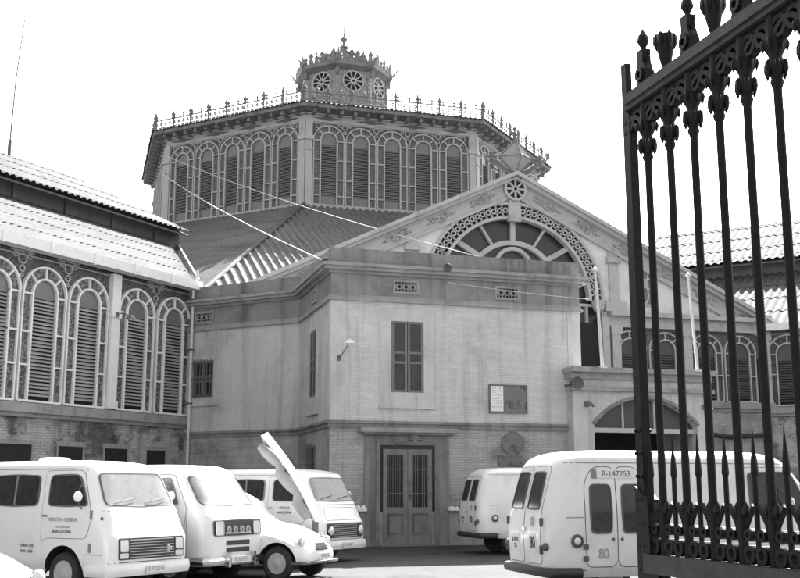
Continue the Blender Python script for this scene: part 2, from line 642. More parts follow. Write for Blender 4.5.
# dark openings of the lower left wall, each with its frame
for x0, x1 in ((-10.05, -7.05), (-6.0, -4.98), (-4.02, -2.98), (-2.05, -1.1)):
    o = MB()
    o.box(x0, x1, -0.012, 0.2, 0.0 if x1 - x0 > 2 else 1.0, 2.92)
    ob = o.build('window', M['inner'], lw)
    f = MB()
    f.box(x0 - 0.06, x0, -0.03, 0.1, 0.9, 2.92)
    f.box(x1, x1 + 0.06, -0.03, 0.1, 0.9, 2.92)
    f.box(x0 - 0.1, x1 + 0.1, -0.035, 0.1, 2.92, 3.06)
    f.build('frame', M['ledge'], ob)
text_mesh('851', 0.27, M['ink'], lw, (-3.55, -0.012, 3.24), (PI / 2, 0, 0))

# right wing, mirrored
rcor = P0 + U * (8.31 + 12.2) + NN * 11
rw = wing('market wing seen through the gate bars, with ribbed roofs and dark arched windows', rcor, R(-28.5), None, -1,
          [0.95 + 1.84 * i for i in range(3)] + [7.2 + 1.84 * i for i in range(3)], [0.0, 6.15, 12.2], 5.25, 0.0, 26.0, 8.4,
          (M['irongrey'], M['shadelouver'], M['shadeglass'], M['darklunette']))

# ------------------------------------------------------------------ octagonal hall
oh = thing('octagonal_hall', 'tall grey octagonal market hall with arched louvre windows, balustrade and ornate roof lantern', 'market hall', OC, RZF)
T8 = math.tan(PI / 8)
APD, APC = 13.0, 13.9
KS = 0.48
AS = math.atan(KS)


def skirtP(x, s, h):
    return (x, -(31.7) + s * math.cos(AS) - h * math.sin(AS), 9.23 + s * math.sin(AS) + h * math.cos(AS))


def skirt_hi(x):
    return (31.7 - max(12.95, abs(x) / T8)) / math.cos(AS)


sk = MB()
corrugated(sk, -31.7 * T8, 31.7 * T8, lambda x: 0.0, skirt_hi, skirtP, 0.40, 0.07, 40.0)
sk0 = sk.build('skirt_roof', M['skirt'], oh, smooth=60)
hp = MB()
a = 31.6 * T8
hp.tube([(-a, -31.6, 9.33), (-12.95 * T8, -12.95, 18.33)], 0.11, 8)
hp0 = hp.build('hip_cap', M['zinc'], oh, smooth=60)

# drum face: plain wall, windows, pillar, frieze, cornice, balustrade
hw = APD * T8
wl = MB()
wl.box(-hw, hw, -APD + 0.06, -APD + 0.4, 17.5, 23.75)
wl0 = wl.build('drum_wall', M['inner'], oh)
sp = MB()
sp.box(-hw, hw, -APD + 0.03, -APD + 0.055, 22.2, 23.42)
sp0 = sp.build('spandrel_fretwork', M['fret'], oh)
si = MB()
si.box(-hw - 0.05, hw + 0.05, -APD - 0.14, -APD + 0.1, 18.02, 18.24)
si.box(-hw, hw, -APD - 0.05, -APD + 0.1, 17.5, 18.02)
si0 = si.build('drum_sill', M['irongrey'], oh)
st0 = MB()
for i in range(6):
    x = (i - 2.5) * 1.985
    if abs(x) > 4.5:
        x *= 0.93
    for (dx, z, r) in ((0, 23.2, 0.17), (0, 22.86, 0.10), (-0.32, 23.3, 0.09), (0.32, 23.3, 0.09)):
        if abs(x + dx) < hw - 0.45:
            st0.arc(x + dx, z, r - 0.035, r + 0.015, 0, 360, 10, -APD - 0.03, -APD + 0.03)
st0.box(-hw + 0.3, hw - 0.3, -APD - 0.035, -APD + 0.03, 23.36, 23.42)
st0 = st0.build('spandrel_tracery', M['irongrey'], oh)
pl = MB()
pl.m = Matrix.Rotation(-PI / 4, 4, 'Z')
pl.box(hw - 0.40, hw + 0.02, -APD - 0.137, -APD + 0.2, 18.24, 23.42)
pl.box(hw - 0.46, hw + 0.04, -APD - 0.217, -APD + 0.1, 22.26, 22.49)
pl.m = Matrix.Identity(4)
pl.box(-hw - 0.02, -hw + 0.40, -APD - 0.14, -APD + 0.2, 18.24, 23.42)
for s in (-1,):
    pl.box(s * (hw - 0.19) - 0.27, s * (hw - 0.19) + 0.27, -APD - 0.22, -APD + 0.1, 22.25, 22.5)
    pl.box(s * (hw - 0.19) - 0.25, s * (hw - 0.19) + 0.25, -APD - 0.19, -APD + 0.1, 21.6, 21.7)
pl0 = pl.build('corner_pillar', M['irongrey'], oh)
fz = MB()
fz.box(-hw - 0.06, hw + 0.06, -APD - 0.10, -APD + 0.2, 23.42, 23.50)
fz.box(-hw - 0.03, hw + 0.03, -APD - 0.04, -APD + 0.2, 23.50, 23.84)
fz.box(-hw - 0.10, hw + 0.10, -APD - 0.20, -APD + 0.2, 23.84, 23.93)
fz0 = fz.build('frieze', M['irongrey'], oh)
orn = MB()
pts = []
for k in range(14):
    an = 2 * PI * k / 14
    rr = 1 + 0.25 * math.cos(4 * an)
    pts.append((0.75 * rr * math.cos(an), 23.67 + 0.10 * rr * math.sin(an)))
orn.prism(pts, -0.07, -0.03)
or0 = orn.build('frieze_ornament', M['irondark'], oh)
for k in range(8):
    an = -k * PI / 4
    for i in range(4):
        x = -hw + (i + 0.5) * 2 * hw / 4
        loc = (x * math.cos(an) + APD * math.sin(an), x * math.sin(an) - APD * math.cos(an), 0)
        if k == 0 and i == 0:
            or0.location = loc
        else:
            dup(or0, oh, loc, an)
hc = APC * T8
cn = MB()
cn.prism([(-hc, 24.06), (hc, 24.06), (hc, 24.30), (-hc, 24.30)], -APC, -APC + 0.22)
cn.add([(-hc, -APC + 0.1, 24.06), (hc, -APC + 0.1, 24.06), (hw, -APD - 0.05, 23.94), (-hw, -APD - 0.05, 23.94)], [(0, 1, 2, 3)])
for i in range(13):
    x = -hw + (i + 0.5) * 2 * hw / 13
    cn.box(x - 0.09, x + 0.09, -APC + 0.15, -APD, 23.80, 24.05)
cn0 = cn.build('cornice', M['irongreyb'], oh)
bl = MB()
yb = -APC + 0.10
n = 32
for i in range(n):
    x = -hc + (i + 0.5) * 2 * hc / n
    bl.tube([(x, yb, 24.3), (x, yb, 25.0)], 0.03, 5)
    if i % 2 == 0:
        bl.lathe([(0.005, 25.0), (0.08, 25.06), (0.03, 25.12), (0.09, 25.2), (0.005, 25.34)], 6, (x, yb, 0))
    bl.arc(x, 24.72, 0.06, 0.115, 0, 360, 8, yb - 0.015, yb + 0.015)
bl.box(-hc, hc, yb - 0.03, yb + 0.03, 24.94, 25.01)
bl.box(-hc, hc, yb - 0.025, yb + 0.025, 24.45, 24.50)
for i in range(9):
    x = -hc + 0.1 + i * (2 * hc - 0.2) / 8
    bl.lathe([(0.09, 24.3), (0.09, 24.45), (0.055, 24.5), (0.065, 24.95), (0.14, 25.0), (0.07, 25.1), (0.14, 25.22), (0.08, 25.36), (0.01, 25.58)], 8, (x, yb, 0))
    bl.box(x - 0.10, x + 0.10, yb - 0.06, yb + 0.10, 24.02, 24.30)
bl0 = bl.build('balustrade', M['irongreyb'], oh)
AD = math.atan(0.36)


def drumP(x, s, h):
    return (x, -(APC + 0.12) + s * math.cos(AD) - h * math.sin(AD), 24.28 + s * math.sin(AD) + h * math.cos(AD))


dr = MB()
corrugated(dr, -14.0 * T8, 14.0 * T8, lambda x: 0.0, lambda x: (14.02 - max(2.9, abs(x) / T8)) / math.cos(AD), drumP, 0.30, 0.04, 3)
dr0 = dr.build('drum_roof', M['drumroof'], oh, smooth=60)
for k in range(1, 8):
    for o in (wl0, sp0, st0, si0, pl0, fz0, cn0, bl0, dr0, sk0, hp0):
        dup(o, oh, rz=-k * PI / 4)
wproto = None
for k in (0, 1, 7, 2, 6):
    for i in range(5):
        x = (i - 2) * 1.985
        an = -k * PI / 4
        loc = (x * math.cos(an) + APD * math.sin(an), x * math.sin(an) - APD * math.cos(an), 0)
        if wproto is None:
            wproto = arched_window(oh, 0, 18.26, 22.28, 0.47, 0.90, [22.26, 21.05, 19.85, 18.85], (M['irongrey'], M['louverdark'], M['figdark'], M['lunette']), 18.85, 22.0, bw=0.085, depth=0.13)
            wproto.location = loc
            wproto.rotation_euler[2] = an
        else:
            dup(wproto, oh, loc, an)
# lantern
al_ = 2.95
hl = al_ * T8
zl = 28.3
lm = MB()
lm.box(-hl, hl, -al_, -al_ + 0.2, zl, 31.3)
lm.box(-hl - 0.02, hl + 0.02, -al_ - 0.08, -al_, zl + 0.95, zl + 1.08)
lm.box(-hl - 0.03, -hl + 0.16, -al_ - 0.06, -al_ + 0.1, zl, 31.25)
lm.box(hl - 0.16, hl + 0.03, -al_ - 0.063, -al_ + 0.1, zl, 31.25)
lm0 = lm.build('lantern_wall', M['orn'], oh)
ro = MB()
ro.arc(0, 30.35, 0.70, 0.80, 0, 360, 24, -al_ - 0.08, -al_)
ro.arc(0, 30.35, 0.10, 0.22, 0, 360, 12, -al_ - 0.08, -al_)
for i in range(10):
    an = i * 36
    ro.bar((0.2 * math.cos(R(an)), 30.35 + 0.2 * math.sin(R(an))), (0.72 * math.cos(R(an)), 30.35 + 0.72 * math.sin(R(an))), 0.09, -al_ - 0.07, -al_)
ro0 = ro.build('rosette', M['irongrey'], oh)
rd = MB()
rd.lathe([(0.72, -0.02), (0.72, 0.012)], 24, (0, -al_, 30.35), 'y')
rd.v = [Vector((p.x, p.y - 0.0, p.z)) for p in rd.v]
rd0 = rd.build('rosette_glass', M['inner'], oh)
lc = MB()
ac = al_ + 0.45
hcl = ac * T8
lc.add([(-hcl, -ac, 31.42), (hcl, -ac, 31.42), (hcl, -ac, 31.68), (-hcl, -ac, 31.68), (-hl, -al_, 31.15), (hl, -al_, 31.15), (0, 0, 32.6)],
       [(0, 1, 2, 3), (4, 5, 1, 0), (3, 2, 6)])
for i in range(6):
    x = -hcl + (i + 0.5) * hcl / 3
    h = 0.62 + 0.3 * (i % 2)
    lc.prism([(x - 0.23, 31.66), (x + 0.23, 31.66), (x + 0.13, 31.75 + h * 0.4), (x + 0.20, 31.7 + h * 0.7), (x, 31.68 + h), (x - 0.20, 31.7 + h * 0.7), (x - 0.13, 31.75 + h * 0.4)], -ac + 0.03, -ac + 0.11)
lc.tube([(-hcl, -ac, 31.6), (-hcl * 1.04, -ac * 1.04, 31.9), (-hcl * 1.10, -ac * 1.10, 32.1), (-hcl * 1.13, -ac * 1.13, 32.4)], [0.09, 0.07, 0.05, 0.02], 6)
lc.prism([(-hl - 0.12, 30.75), (-hl + 0.12, 30.75), (-hl + 0.12, 31.2), (-hl - 0.12, 31.2)], -al_ - 0.3, -al_)
lc0 = lc.build('lantern_cornice', M['irongreyb'], oh)
for k in range(1, 8):
    for o in (lm0, ro0, rd0, lc0):
        dup(o, oh, rz=-k * PI / 4)
cr = MB()
random.seed(11)
for k in range(8):
    an = PI / 8 + k * PI / 4
    c, s = math.cos(an), math.sin(an)
    cr.tube([(c * 2.3, s * 2.3, 31.8), (c * 2.0, s * 2.0, 32.7), (c * 1.3, s * 1.3, 33.2), (c * 0.3, s * 0.3, 33.7)], [0.17, 0.15, 0.13, 0.1], 6)
    cr.tube([(c * 2.1, s * 2.1, 32.5), (c * 2.45, s * 2.45, 32.9), (c * 2.4, s * 2.4, 33.25)], [0.11, 0.09, 0.03], 5)
    for q in range(3):
        rr = 2.25 - q * 0.62
        cr.lathe([(0.02, -0.2), (0.22, -0.05), (0.12, 0.1), (0.19, 0.22), (0.02, 0.42)], 7, (c * rr, s * rr, 32.45 + q * 0.42))
        an2 = an + PI / 8
        cr.lathe([(0.02, -0.25), (0.24, 0.0), (0.12, 0.15), (0.02, 0.34)], 7, (math.cos(an2) * (rr - 0.2), math.sin(an2) * (rr - 0.2), 32.3 + q * 0.42))
cr.lathe([(2.3, 31.7), (2.2, 32.0), (1.8, 32.55), (1.4, 32.9), (0.7, 33.4), (0.3, 33.6), (0.2, 33.9), (0.34, 34.05), (0.36, 34.15), (0.14, 34.3), (0.1, 34.5), (0.26, 34.65), (0.26, 34.8), (0.08, 34.95), (0.045, 35.3), (0.03, 37.9)], 10)
cr.build('lantern_crown', M['irongreyb'], oh)

# ------------------------------------------------------------------ gabled entrance front
ge = thing('gabled_entrance', 'gabled entrance front with a great semicircular fanlight and a diamond finial', 'market building', P0 + U * 8.31 + NN * 11, RZF)
HWG, ZT, ZA = 12.3, 9.05, 14.95
AR, AZc = 4.06, 9.66


def gz(x):
    return ZA - abs(x) * (ZA - ZT) / HWG


gw = MB()
xs = [i * 0.2 for i in range(-61, 62)]
xs = sorted(set([-HWG, HWG, -AR, AR] + [round(AR * math.cos(PI * i / 40), 4) for i in range(41)] + [x for x in xs if abs(x) > AR]))


def gb(x):
    return AZc + math.sqrt(max(0, AR * AR - x * x)) if abs(x) < AR else (AZc if abs(abs(x) - AR) < 1e-6 else 8.7)


P, F = [], []
for x in xs:
    lowz = gb(x)
    P += [(x, 0, lowz), (x, 0, gz(x)), (x, 0.45, lowz), (x, 0.45, gz(x))]
for i in range(len(xs) - 1):
    b0 = i * 4
    F += [(b0, b0 + 4, b0 + 5, b0 + 1), (b0 + 2, b0 + 3, b0 + 7, b0 + 6), (b0, b0 + 2, b0 + 6, b0 + 4), (b0 + 1, b0 + 5, b0 + 7, b0 + 3)]
gw.add(P, F)
for s in (-1, 1):
    a_, b_ = sorted((s * AR, s * (AR + 0.05)))
    gw.box(a_, b_, 0.004, 0.44, 5.0, 9.7)
gw.build('gable_wall', M['gableplaster'], ge)
rk = MB()
for s in (-1, 1):
    d = Vector((s * HWG, 0, ZT - ZA)).normalized()
    nz = Vector((s * -d.z * s, 0, abs(d.x))).normalized()
    nz = Vector((-d.z * s * s, 0, d.x * s)) if False else Vector((s * abs(d.z), 0, abs(d.x)))

    def rake(lo_, hi_, y0, y1, ext=0.35):
        pts = []
        top = Vector((0, 0, ZA))
        L_ = math.hypot(HWG, ZA - ZT) + ext
        q = []
        for off in (lo_, hi_):
            # on the axis the mitre is vertical
            q.append((0.0, ZA + off / abs(d.x)))
            e_ = top + d * L_ + nz * off
            q.append((e_.x, e_.z))
        rk.prism([q[0], q[1], q[3], q[2]], y0, y1)
    rake(-0.02, 0.14, -0.55, 0.6)
    rake(-0.16, -0.02, -0.38, 0.3)
    rake(-0.70, -0.16, -0.10, 0.3)
    rake(-0.82, -0.70, -0.18, 0.3)
rk.build('raking_cornice', M['irongrey'], ge)
ro_ = MB()
for s in (-1, 1):
    for i in range(6):
        f = 0.12 + i * 0.155
        x = s * HWG * f
        z = gz(x) - 0.47
        pts = []
        ang = math.atan2((ZT - ZA) , HWG) * s
        for k in range(16):
            an = 2 * PI * k / 16
            rr = 1 + 0.28 * math.cos(5 * an + i)
            px, pz = 0.62 * rr * math.cos(an), 0.17 * rr * math.sin(an)
            pts.append((x + px * math.cos(ang) - pz * math.sin(ang), z + px * math.sin(ang) + pz * math.cos(ang)))
        ro_ = MB()
        ro_.prism(pts, -0.14, -0.06)
        ro_.build('rake_ornament', M['orn'], ge)
# round arch fretwork
fr = MB()
fr.arc(0, AZc, 3.5, 4.06, 0, 180, 60, 0.02, 0.12)
fr.build('arch_fretwork_ground', M['inner'], ge)
fr = MB()
fr.arc(0, AZc, 4.02, 4.14, 0, 180, 60, -0.12, 0.1)
fr.arc(0, AZc, 3.40, 3.54, 0, 180, 60, -0.12, 0.2)
for i in range(44):
    an = 180 * (i + 0.5) / 44
    if 86 < an < 94:
        continue
    c, s = math.cos(R(an)), math.sin(R(an))
    fr.arc(3.79 * c, AZc + 3.79 * s, 0.075, 0.13, 0, 360, 8, -0.08, 0.02)
    c2, s2 = math.cos(R(an + 2.05)), math.sin(R(an + 2.05))
    fr.bar((3.5 * c2, AZc + 3.5 * s2), (3.68 * c2, AZc + 3.68 * s2), 0.07, -0.06, 0.02)
    fr.bar((3.9 * c2, AZc + 3.9 * s2), (4.06 * c2, AZc + 4.06 * s2), 0.07, -0.06, 0.02)
fr.prism([(-0.3, 12.95), (0.3, 12.95), (0.26, 13.95), (-0.26, 13.95)], -0.16, 0.05)
for s in (-1, 1):
    fr.lathe([(0.05, -0.5), (0.22, -0.35), (0.3, -0.1), (0.33, 0.05), (0.2, 0.1)], 10, (s * 3.85, -0.1, 9.6))
fr.build('arch_fretwork', M['irongrey'], ge)
fg = MB()
pts = [(3.5 * math.cos(PI * i / 40), AZc + 3.5 * math.sin(PI * i / 40)) for i in range(41)]
fg.prism([(-3.98, 5.0), (3.98, 5.0), (3.98, 9.66)] + pts + [(-3.98, 9.66)], 0.30, 0.36)
fgo = fg.build('fanlight', M['fanglass'], ge)
fb = MB()
fb.arc(0, 10.0, 1.95, 2.16, 0, 180, 36, 0.1, 0.3)
fb.arc(0, 11.0, 0.72, 0.88, 0, 180, 24, 0.1, 0.3)
for s in (-1, 1):
    fb.bar((s * 0.8, 9.0), (s * 0.8, 11.0), 0.16, 0.1, 0.3)
for an, wd in ((90, 0.22), (64, 0.10), (116, 0.10), (42, 0.22), (138, 0.22), (20, 0.1), (160, 0.1)):
    c, s = math.cos(R(an)), math.sin(R(an))
    fb.bar((2.05 * c, 10.0 + 2.05 * s), (3.47 * c, AZc + 3.47 * s), wd, 0.12, 0.3)
for z in (9.5, 8.0, 6.7):
    fb.bar((-3.95, z), (3.95, z), 0.12, 0.14, 0.3)
for x in (-3.4, 3.4):
    fb.bar((x, 5.2), (x, 9.5), 0.1, 0.14, 0.3)
fb.build('glazing_bar', M['irongrey'], fgo)
# roundel and acroterion
ro = MB()
ro.arc(0, 14.35, 0.42, 0.52, 0, 360, 20, -0.30, -0.1)
ro.arc(0, 14.35, 0.08, 0.16, 0, 360, 10, -0.30, -0.1)
for i in range(8):
    c, s = math.cos(R(45 * i)), math.sin(R(45 * i))
    ro.bar((0.14 * c, 14.35 + 0.14 * s), (0.44 * c, 14.35 + 0.44 * s), 0.08, -0.28, -0.1)
ro.build('roundel', M['irongrey'], ge)
ro = MB()
ro.lathe([(0.50, -0.21), (0.50, -0.15)], 20, (0, 0, 14.35), 'y')
ro.build('roundel_ground', M['inner'], ge)
ac = MB()
zc = 15.70
q = 0.80
ac.add([(-q, -0.4, zc), (0, -0.4, zc - q), (q, -0.4, zc), (0, -0.4, zc + q), (0.0, -0.95, zc), (-q, 0.0, zc), (0, 0.0, zc - q), (q, 0.0, zc), (0, 0, zc + q)],
       [(0, 1, 4), (1, 2, 4), (2, 3, 4), (3, 0, 4), (0, 5, 6, 1), (1, 6, 7, 2), (2, 7, 8, 3), (3, 8, 5, 0), (5, 8, 7, 6)])
dfo = ac.build('diamond_finial', M['bandlight'], ge)
ae = MB()
E4 = [(-q, -0.4, zc), (0, -0.4, zc - q), (q, -0.4, zc), (0, -0.4, zc + q)]
for i in range(4):
    ae.tube([E4[i], E4[(i + 1) % 4]], 0.05, 6)
    ae.tube([E4[i], (0, -0.95, zc)], 0.03, 6)
ae.build('finial_frame', M['irongreyb'], dfo)
for (x, z, dx, dz) in ((-q - 0.05, zc, -1, 0), (q + 0.05, zc, 1, 0), (0, zc + q + 0.05, 0, 1)):
    cx_ = MB()
    cx_.tube([(x, -0.3, z), (x + dx * 0.5, -0.3, z + dz * 0.5)], [0.08, 0.04], 6)
    for s in (-1, 1):
        cx_.lathe([(0.01, -0.12), (0.11, 0), (0.01, 0.12)], 7, (x + dx * 0.28 + dz * 0.17 * s, -0.3, z + dz * 0.28 + dx * 0.17 * s))
    cx_.lathe([(0.01, -0.12), (0.11, 0), (0.01, 0.12)], 7, (x + dx * 0.5, -0.3, z + dz * 0.5))
    cx_.build('finial_cross', M['irondark'], ge)
for s in (-1, 1):
    cx_ = MB()
    cx_.tube([(s * 0.1, -0.35, zc - q - 0.02), (s * 0.55, -0.35, zc - 0.58), (s * 0.95, -0.35, zc - 0.22), (s * 1.15, -0.35, zc - 0.3), (s * 1.1, -0.35, zc - 0.55), (s * 0.85, -0.35, zc - 0.62)], [0.16, 0.14, 0.12, 0.12, 0.10, 0.05], 7)
    cx_.build('finial_scroll', M['irondark'], ge)
# horizontal cornice, frieze and pilasters
for s in (-1, 1):
    cn = MB()
    a_, b_ = sorted((s * 4.3, s * 12.35))
    cn.box(a_, b_, -0.45, 0.1, 9.02, 9.22)
    cn.box(a_, b_, -0.15, 0.1, 8.62, 9.02)
    cn.box(a_, b_, -0.25, 0.1, 8.55, 8.62)
    cn.build('cornice', M['irongrey'], ge)
for s in (-1, 1):
    for x, h in ((4.62, 12.0), (8.1, 9.0), (12.1, 8.6)):
        p = MB()
        p.box(s * x - 0.20, s * x + 0.20, -0.20, 0.1, 5.3, 8.55)
        p.box(s * x - 0.26, s * x + 0.26, -0.26, 0.1, 8.25, 8.55)
        if h > 10:
            p.box(s * x - 0.22, s * x + 0.22, -0.12, 0.1, 9.22, gz(x) - 0.7)
            p.box(s * x - 0.32, s * x + 0.32, -0.25, 0.1, gz(x) - 1.35, gz(x) - 1.1)
            p.box(s * x - 0.5, s * x + 0.5, -0.3, 0.1, 9.22, 9.65)
        p.build('pilaster', M['irongrey'], ge)
for s in (-1, 1):
    p = MB()
    a_, b_ = sorted((s * 3.95, s * 4.28))
    p.box(a_, b_, -0.22, 0.1, 5.3, 9.0)
    p.build('arch_jamb', M['irongrey'], ge)
# oval grilles in the gable field
for s in (-1, 1):
    o = MB()
    x, z = s * 6.05, 10.55
    for dz in (-0.48, 0.48):
        o.m = Matrix.Translation((x, 0, z + dz)) @ Matrix.Diagonal((0.62, 1, 1.0, 1))
        o.arc(0, 0, 0.38, 0.48, 0, 360, 18, -0.10, 0.0)
    o.m = Matrix.Translation((x, 0, z))
    o.arc(0, 0, 0.14, 0.24, 0, 360, 12, -0.12, 0.0)
    for sx in (-1, 1):
        o.arc(sx * 0.32, 0, 0.2, 0.27, 0, 360, 12, -0.1, 0.0)
        o.bar((sx * 0.45, -0.95), (sx * 0.45, 0.95), 0.08, -0.08, 0)
    o.bar((-0.45, 0.95), (0.45, 0.95), 0.08, -0.09, 0)
    o.bar((-0.45, -0.95), (0.45, -0.95), 0.08, -0.09, 0)
    gr = o.build('oval_grille', M['irongrey'], ge)
    o = MB()
    o.box(x - 0.45, x + 0.45, -0.006, 0.02, z - 0.95, z + 0.95)
    o.build('grille_ground', M['louverdark'], gr)
bwall = MB()
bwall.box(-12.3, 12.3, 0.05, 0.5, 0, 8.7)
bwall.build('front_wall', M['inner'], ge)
for s in (-1, 1):
    fq = MB()
    a_, b_ = sorted((s * 4.3, s * 12.3))
    fq.box(a_, b_, 0.02, 0.045, 7.4, 8.55)
    fq.build('spandrel_fretwork', M['fret'], ge)
bb = MB()
bb.box(1.9, 12.3, -0.02, 0.4, 0, 5.15)
bb.build('base_wall', M['lowbrick'], ge)
bb = MB()
bb.box(1.9, 12.35, -0.28, 0.3, 5.15, 5.42)
bb.box(1.9, 12.33, -0.14, 0.3, 5.0, 5.148)
bb.build('sill', M['bandlight'], ge)
wp = None
for x in (5.30, 7.05, 9.08, 10.80, -5.3, -7.05):
    if wp is None:
        wp = arched_window(ge, x, 5.45, 7.62, 0.44, 0.76, [7.6, 6.6], (M['irongrey'], M['shadelouver'], M['shadeglass'], M['darklunette']), 5.6, 7.4)
    else:
        dup(wp, ge, (x, 0, 0))
# cross-gable roof triangles
rf = MB()
for s in (-1, 1):
    rf.add([(0, 0.1, ZA), (s * (HWG + 0.3), 0.1, ZT - 0.15), (0, 12.4, ZA)], [(0, 1, 2)])
rf.build('roof', M['zincdark'], ge)
# entrance porch with terrace
po = MB()
OFF = -11.45           # porch front plane
px0, px1 = -2.95, 1.85
ax0, ax1 = -2.25, 1.35
acx, spr, apx = (ax0 + ax1) / 2, 3.58, 4.42
hw_ = (ax1 - ax0) / 2
rad = (hw_ * hw_ + (apx - spr) ** 2) / (2 * (apx - spr))
azc = apx - rad


def arcz(x):
    return azc + math.sqrt(rad * rad - (x - acx) ** 2)


N_ = 24
P, F = [], []
for i in range(N_ + 1):
    x = ax0 + (ax1 - ax0) * i / N_
    P += [(x, OFF, arcz(x)), (x, OFF, 5.0), (x, OFF + 0.45, arcz(x)), (x, OFF + 0.45, 5.0)]
for i in range(N_):
    b0 = i * 4
    F += [(b0, b0 + 4, b0 + 5, b0 + 1), (b0, b0 + 2, b0 + 6, b0 + 4), (b0 + 2, b0 + 3, b0 + 7, b0 + 6)]
po.add(P, F)
po.box(px0, ax0, OFF, OFF + 0.45, 0, 5.0)
po.box(ax1, px1, OFF, OFF + 0.45, 0, 5.0)
po.box(px1 - 0.4, px1, OFF + 0.45, -0.1, 0, 5.0)
po.box(px0, px1, OFF + 0.45, -0.1, 5.0, 5.2)
po.build('porch_wall', M['render'], ge)
po = MB()
po.box(px0 - 0.12, px1 + 0.12, OFF - 0.32, OFF + 0.5, 5.18, 5.34)
po.box(px0 - 0.06, px1 + 0.06, OFF - 0.12, OFF + 0.5, 4.98, 5.18)
po.box(px0 - 0.1, px1 + 0.1, OFF - 0.18, OFF + 0.3, 4.62, 4.74)
po.build('porch_ledge', M['bandlight'], ge)
pt = MB()
PP = [(ax0 + (ax1 - ax0) * i / N_, arcz(ax0 + (ax1 - ax0) * i / N_)) for i in range(N_ + 1)]
pt.prism([(ax0, 3.4), (ax1, 3.4)] + PP[::-1], OFF + 0.3, OFF + 0.34)
tyo = pt.build('tympanum', M['darklunette'], ge)
pt = MB()
for f in (0.31, 0.62):
    x = ax0 + (ax1 - ax0) * f
    pt.box(x - 0.03, x + 0.03, OFF + 0.24, OFF + 0.32, 3.5, arcz(x))
pt.box(ax0, ax1, OFF + 0.15, OFF + 0.36, 3.36, 3.5)
pt.build('glazing_bar', M['irongrey'], tyo)
ar = MB()
for i in range(N_):
    pass
ar.arc(acx, azc, rad, rad + 0.1, math.degrees(math.asin((spr - azc) / rad)), 180 - math.degrees(math.asin((spr - azc) / rad)), 24, OFF - 0.05, OFF + 0.1)
ar.build('arch_moulding', M['band'], ge)
dk = MB()
dk.box(ax0, ax1, OFF + 2.5, OFF + 2.6, 0, 5.0)
dk.build('porch_back_wall', M['inner'], ge)

# ------------------------------------------------------------------ corner annex
an_ = thing('corner_annex', 'two-storey pale brick corner building with a dark parapet band and a double door', 'building', P0, RZF)
FP = [(-2.19, 0.0), (5.88, 0.0), (5.88, 9.5), (-5.62, 9.5), (-5.62, 8.08), (-2.19, 4.65)]


def offset(poly, d):
    n = len(poly)
    r = []
    for i in range(n):
        a_, b_, c_ = Vector(poly[i - 1]), Vector(poly[i]), Vector(poly[(i + 1) % n])
        e1, e2 = (b_ - a_).normalized(), (c_ - b_).normalized()
        n1, n2 = Vector((e1.y, -e1.x)), Vector((e2.y, -e2.x))
        m_ = (n1 + n2)
        m_ = m_ / m_.length_squared * 2
        r.append(tuple(b_ + m_ * d))
    return r


def band(name, z0, z1, d, mt, d2=None):
    b = MB()
    b.vprism(offset(FP, d), z0, z1)
    return b.build(name, mt, an_)


band('wall', 3.52, 7.16, 0.0, M['plaster'])
band('ground_floor_wall', 0.0, 3.40, 0.005, M['lowbrick'])
band('plinth', 0.0, 0.98, 0.06, M['ledge'])
b = MB()
b.vprism(offset(FP, 0.13), 3.52, 3.60)
b.vprism(offset(FP, 0.07), 3.40, 3.52)
b.build('string_course', M['band'], an_)
b = MB()
b.vprism(offset(FP, 0.10), 7.16, 7.26)
b.vprism(offset(FP, 0.05), 7.26, 7.34)
b.build('lower_moulding', M['bandlight'], an_)
band('frieze', 7.34, 7.98, 0.015, M['band'])
b = MB()
b.vprism(offset(FP, 0.10), 7.98, 8.06)
b.vprism(offset(FP, 0.26), 8.06, 8.16)
b.vprism(offset(FP, 0.34), 8.16, 8.26)
b.build('cornice', M['bandlight'], an_)
band('parapet', 8.26, 8.76, 0.03, M['band'])
# quoin strips at the corner
q_ = MB()
q_.box(-2.2, -1.72, -0.022, 0.1, 3.6, 7.16)
q_.box(-2.212, -2.1, -0.02, 0.62, 3.6, 7.16)
q_.build('corner_strip', M['render'], an_)
q_ = MB()
q_.box(5.45, 5.892, -0.02, 0.1, 3.6, 7.16)
q_.build('corner_strip', M['render'], an_)


# rendered upper walls of the two side faces are set 3 mm proud of the painted brick
def local_frame(p, dirv):
    """matrix: x along dirv, -y outward"""
    a_ = math.atan2(dirv[1], dirv[0])
    return Matrix.Translation((p[0], p[1], 0)) @ Matrix.Rotation(a_, 4, 'Z')


FC = Matrix.Identity(4)
FBm = local_frame((-2.19, 4.65), (0, -1))      # x runs from the re-entrant corner to the outer corner
FA = local_frame((-5.62, 8.08), (0.7071, -0.7071))
b = MB()
b.m = FBm
b.box(0.0, 4.4, -0.004, 0.1, 3.6, 7.155)
b.m = FA
b.box(0.0, 4.85, -0.004, 0.1, 3.6, 7.155)
b.build('side_render', M['render'], an_)


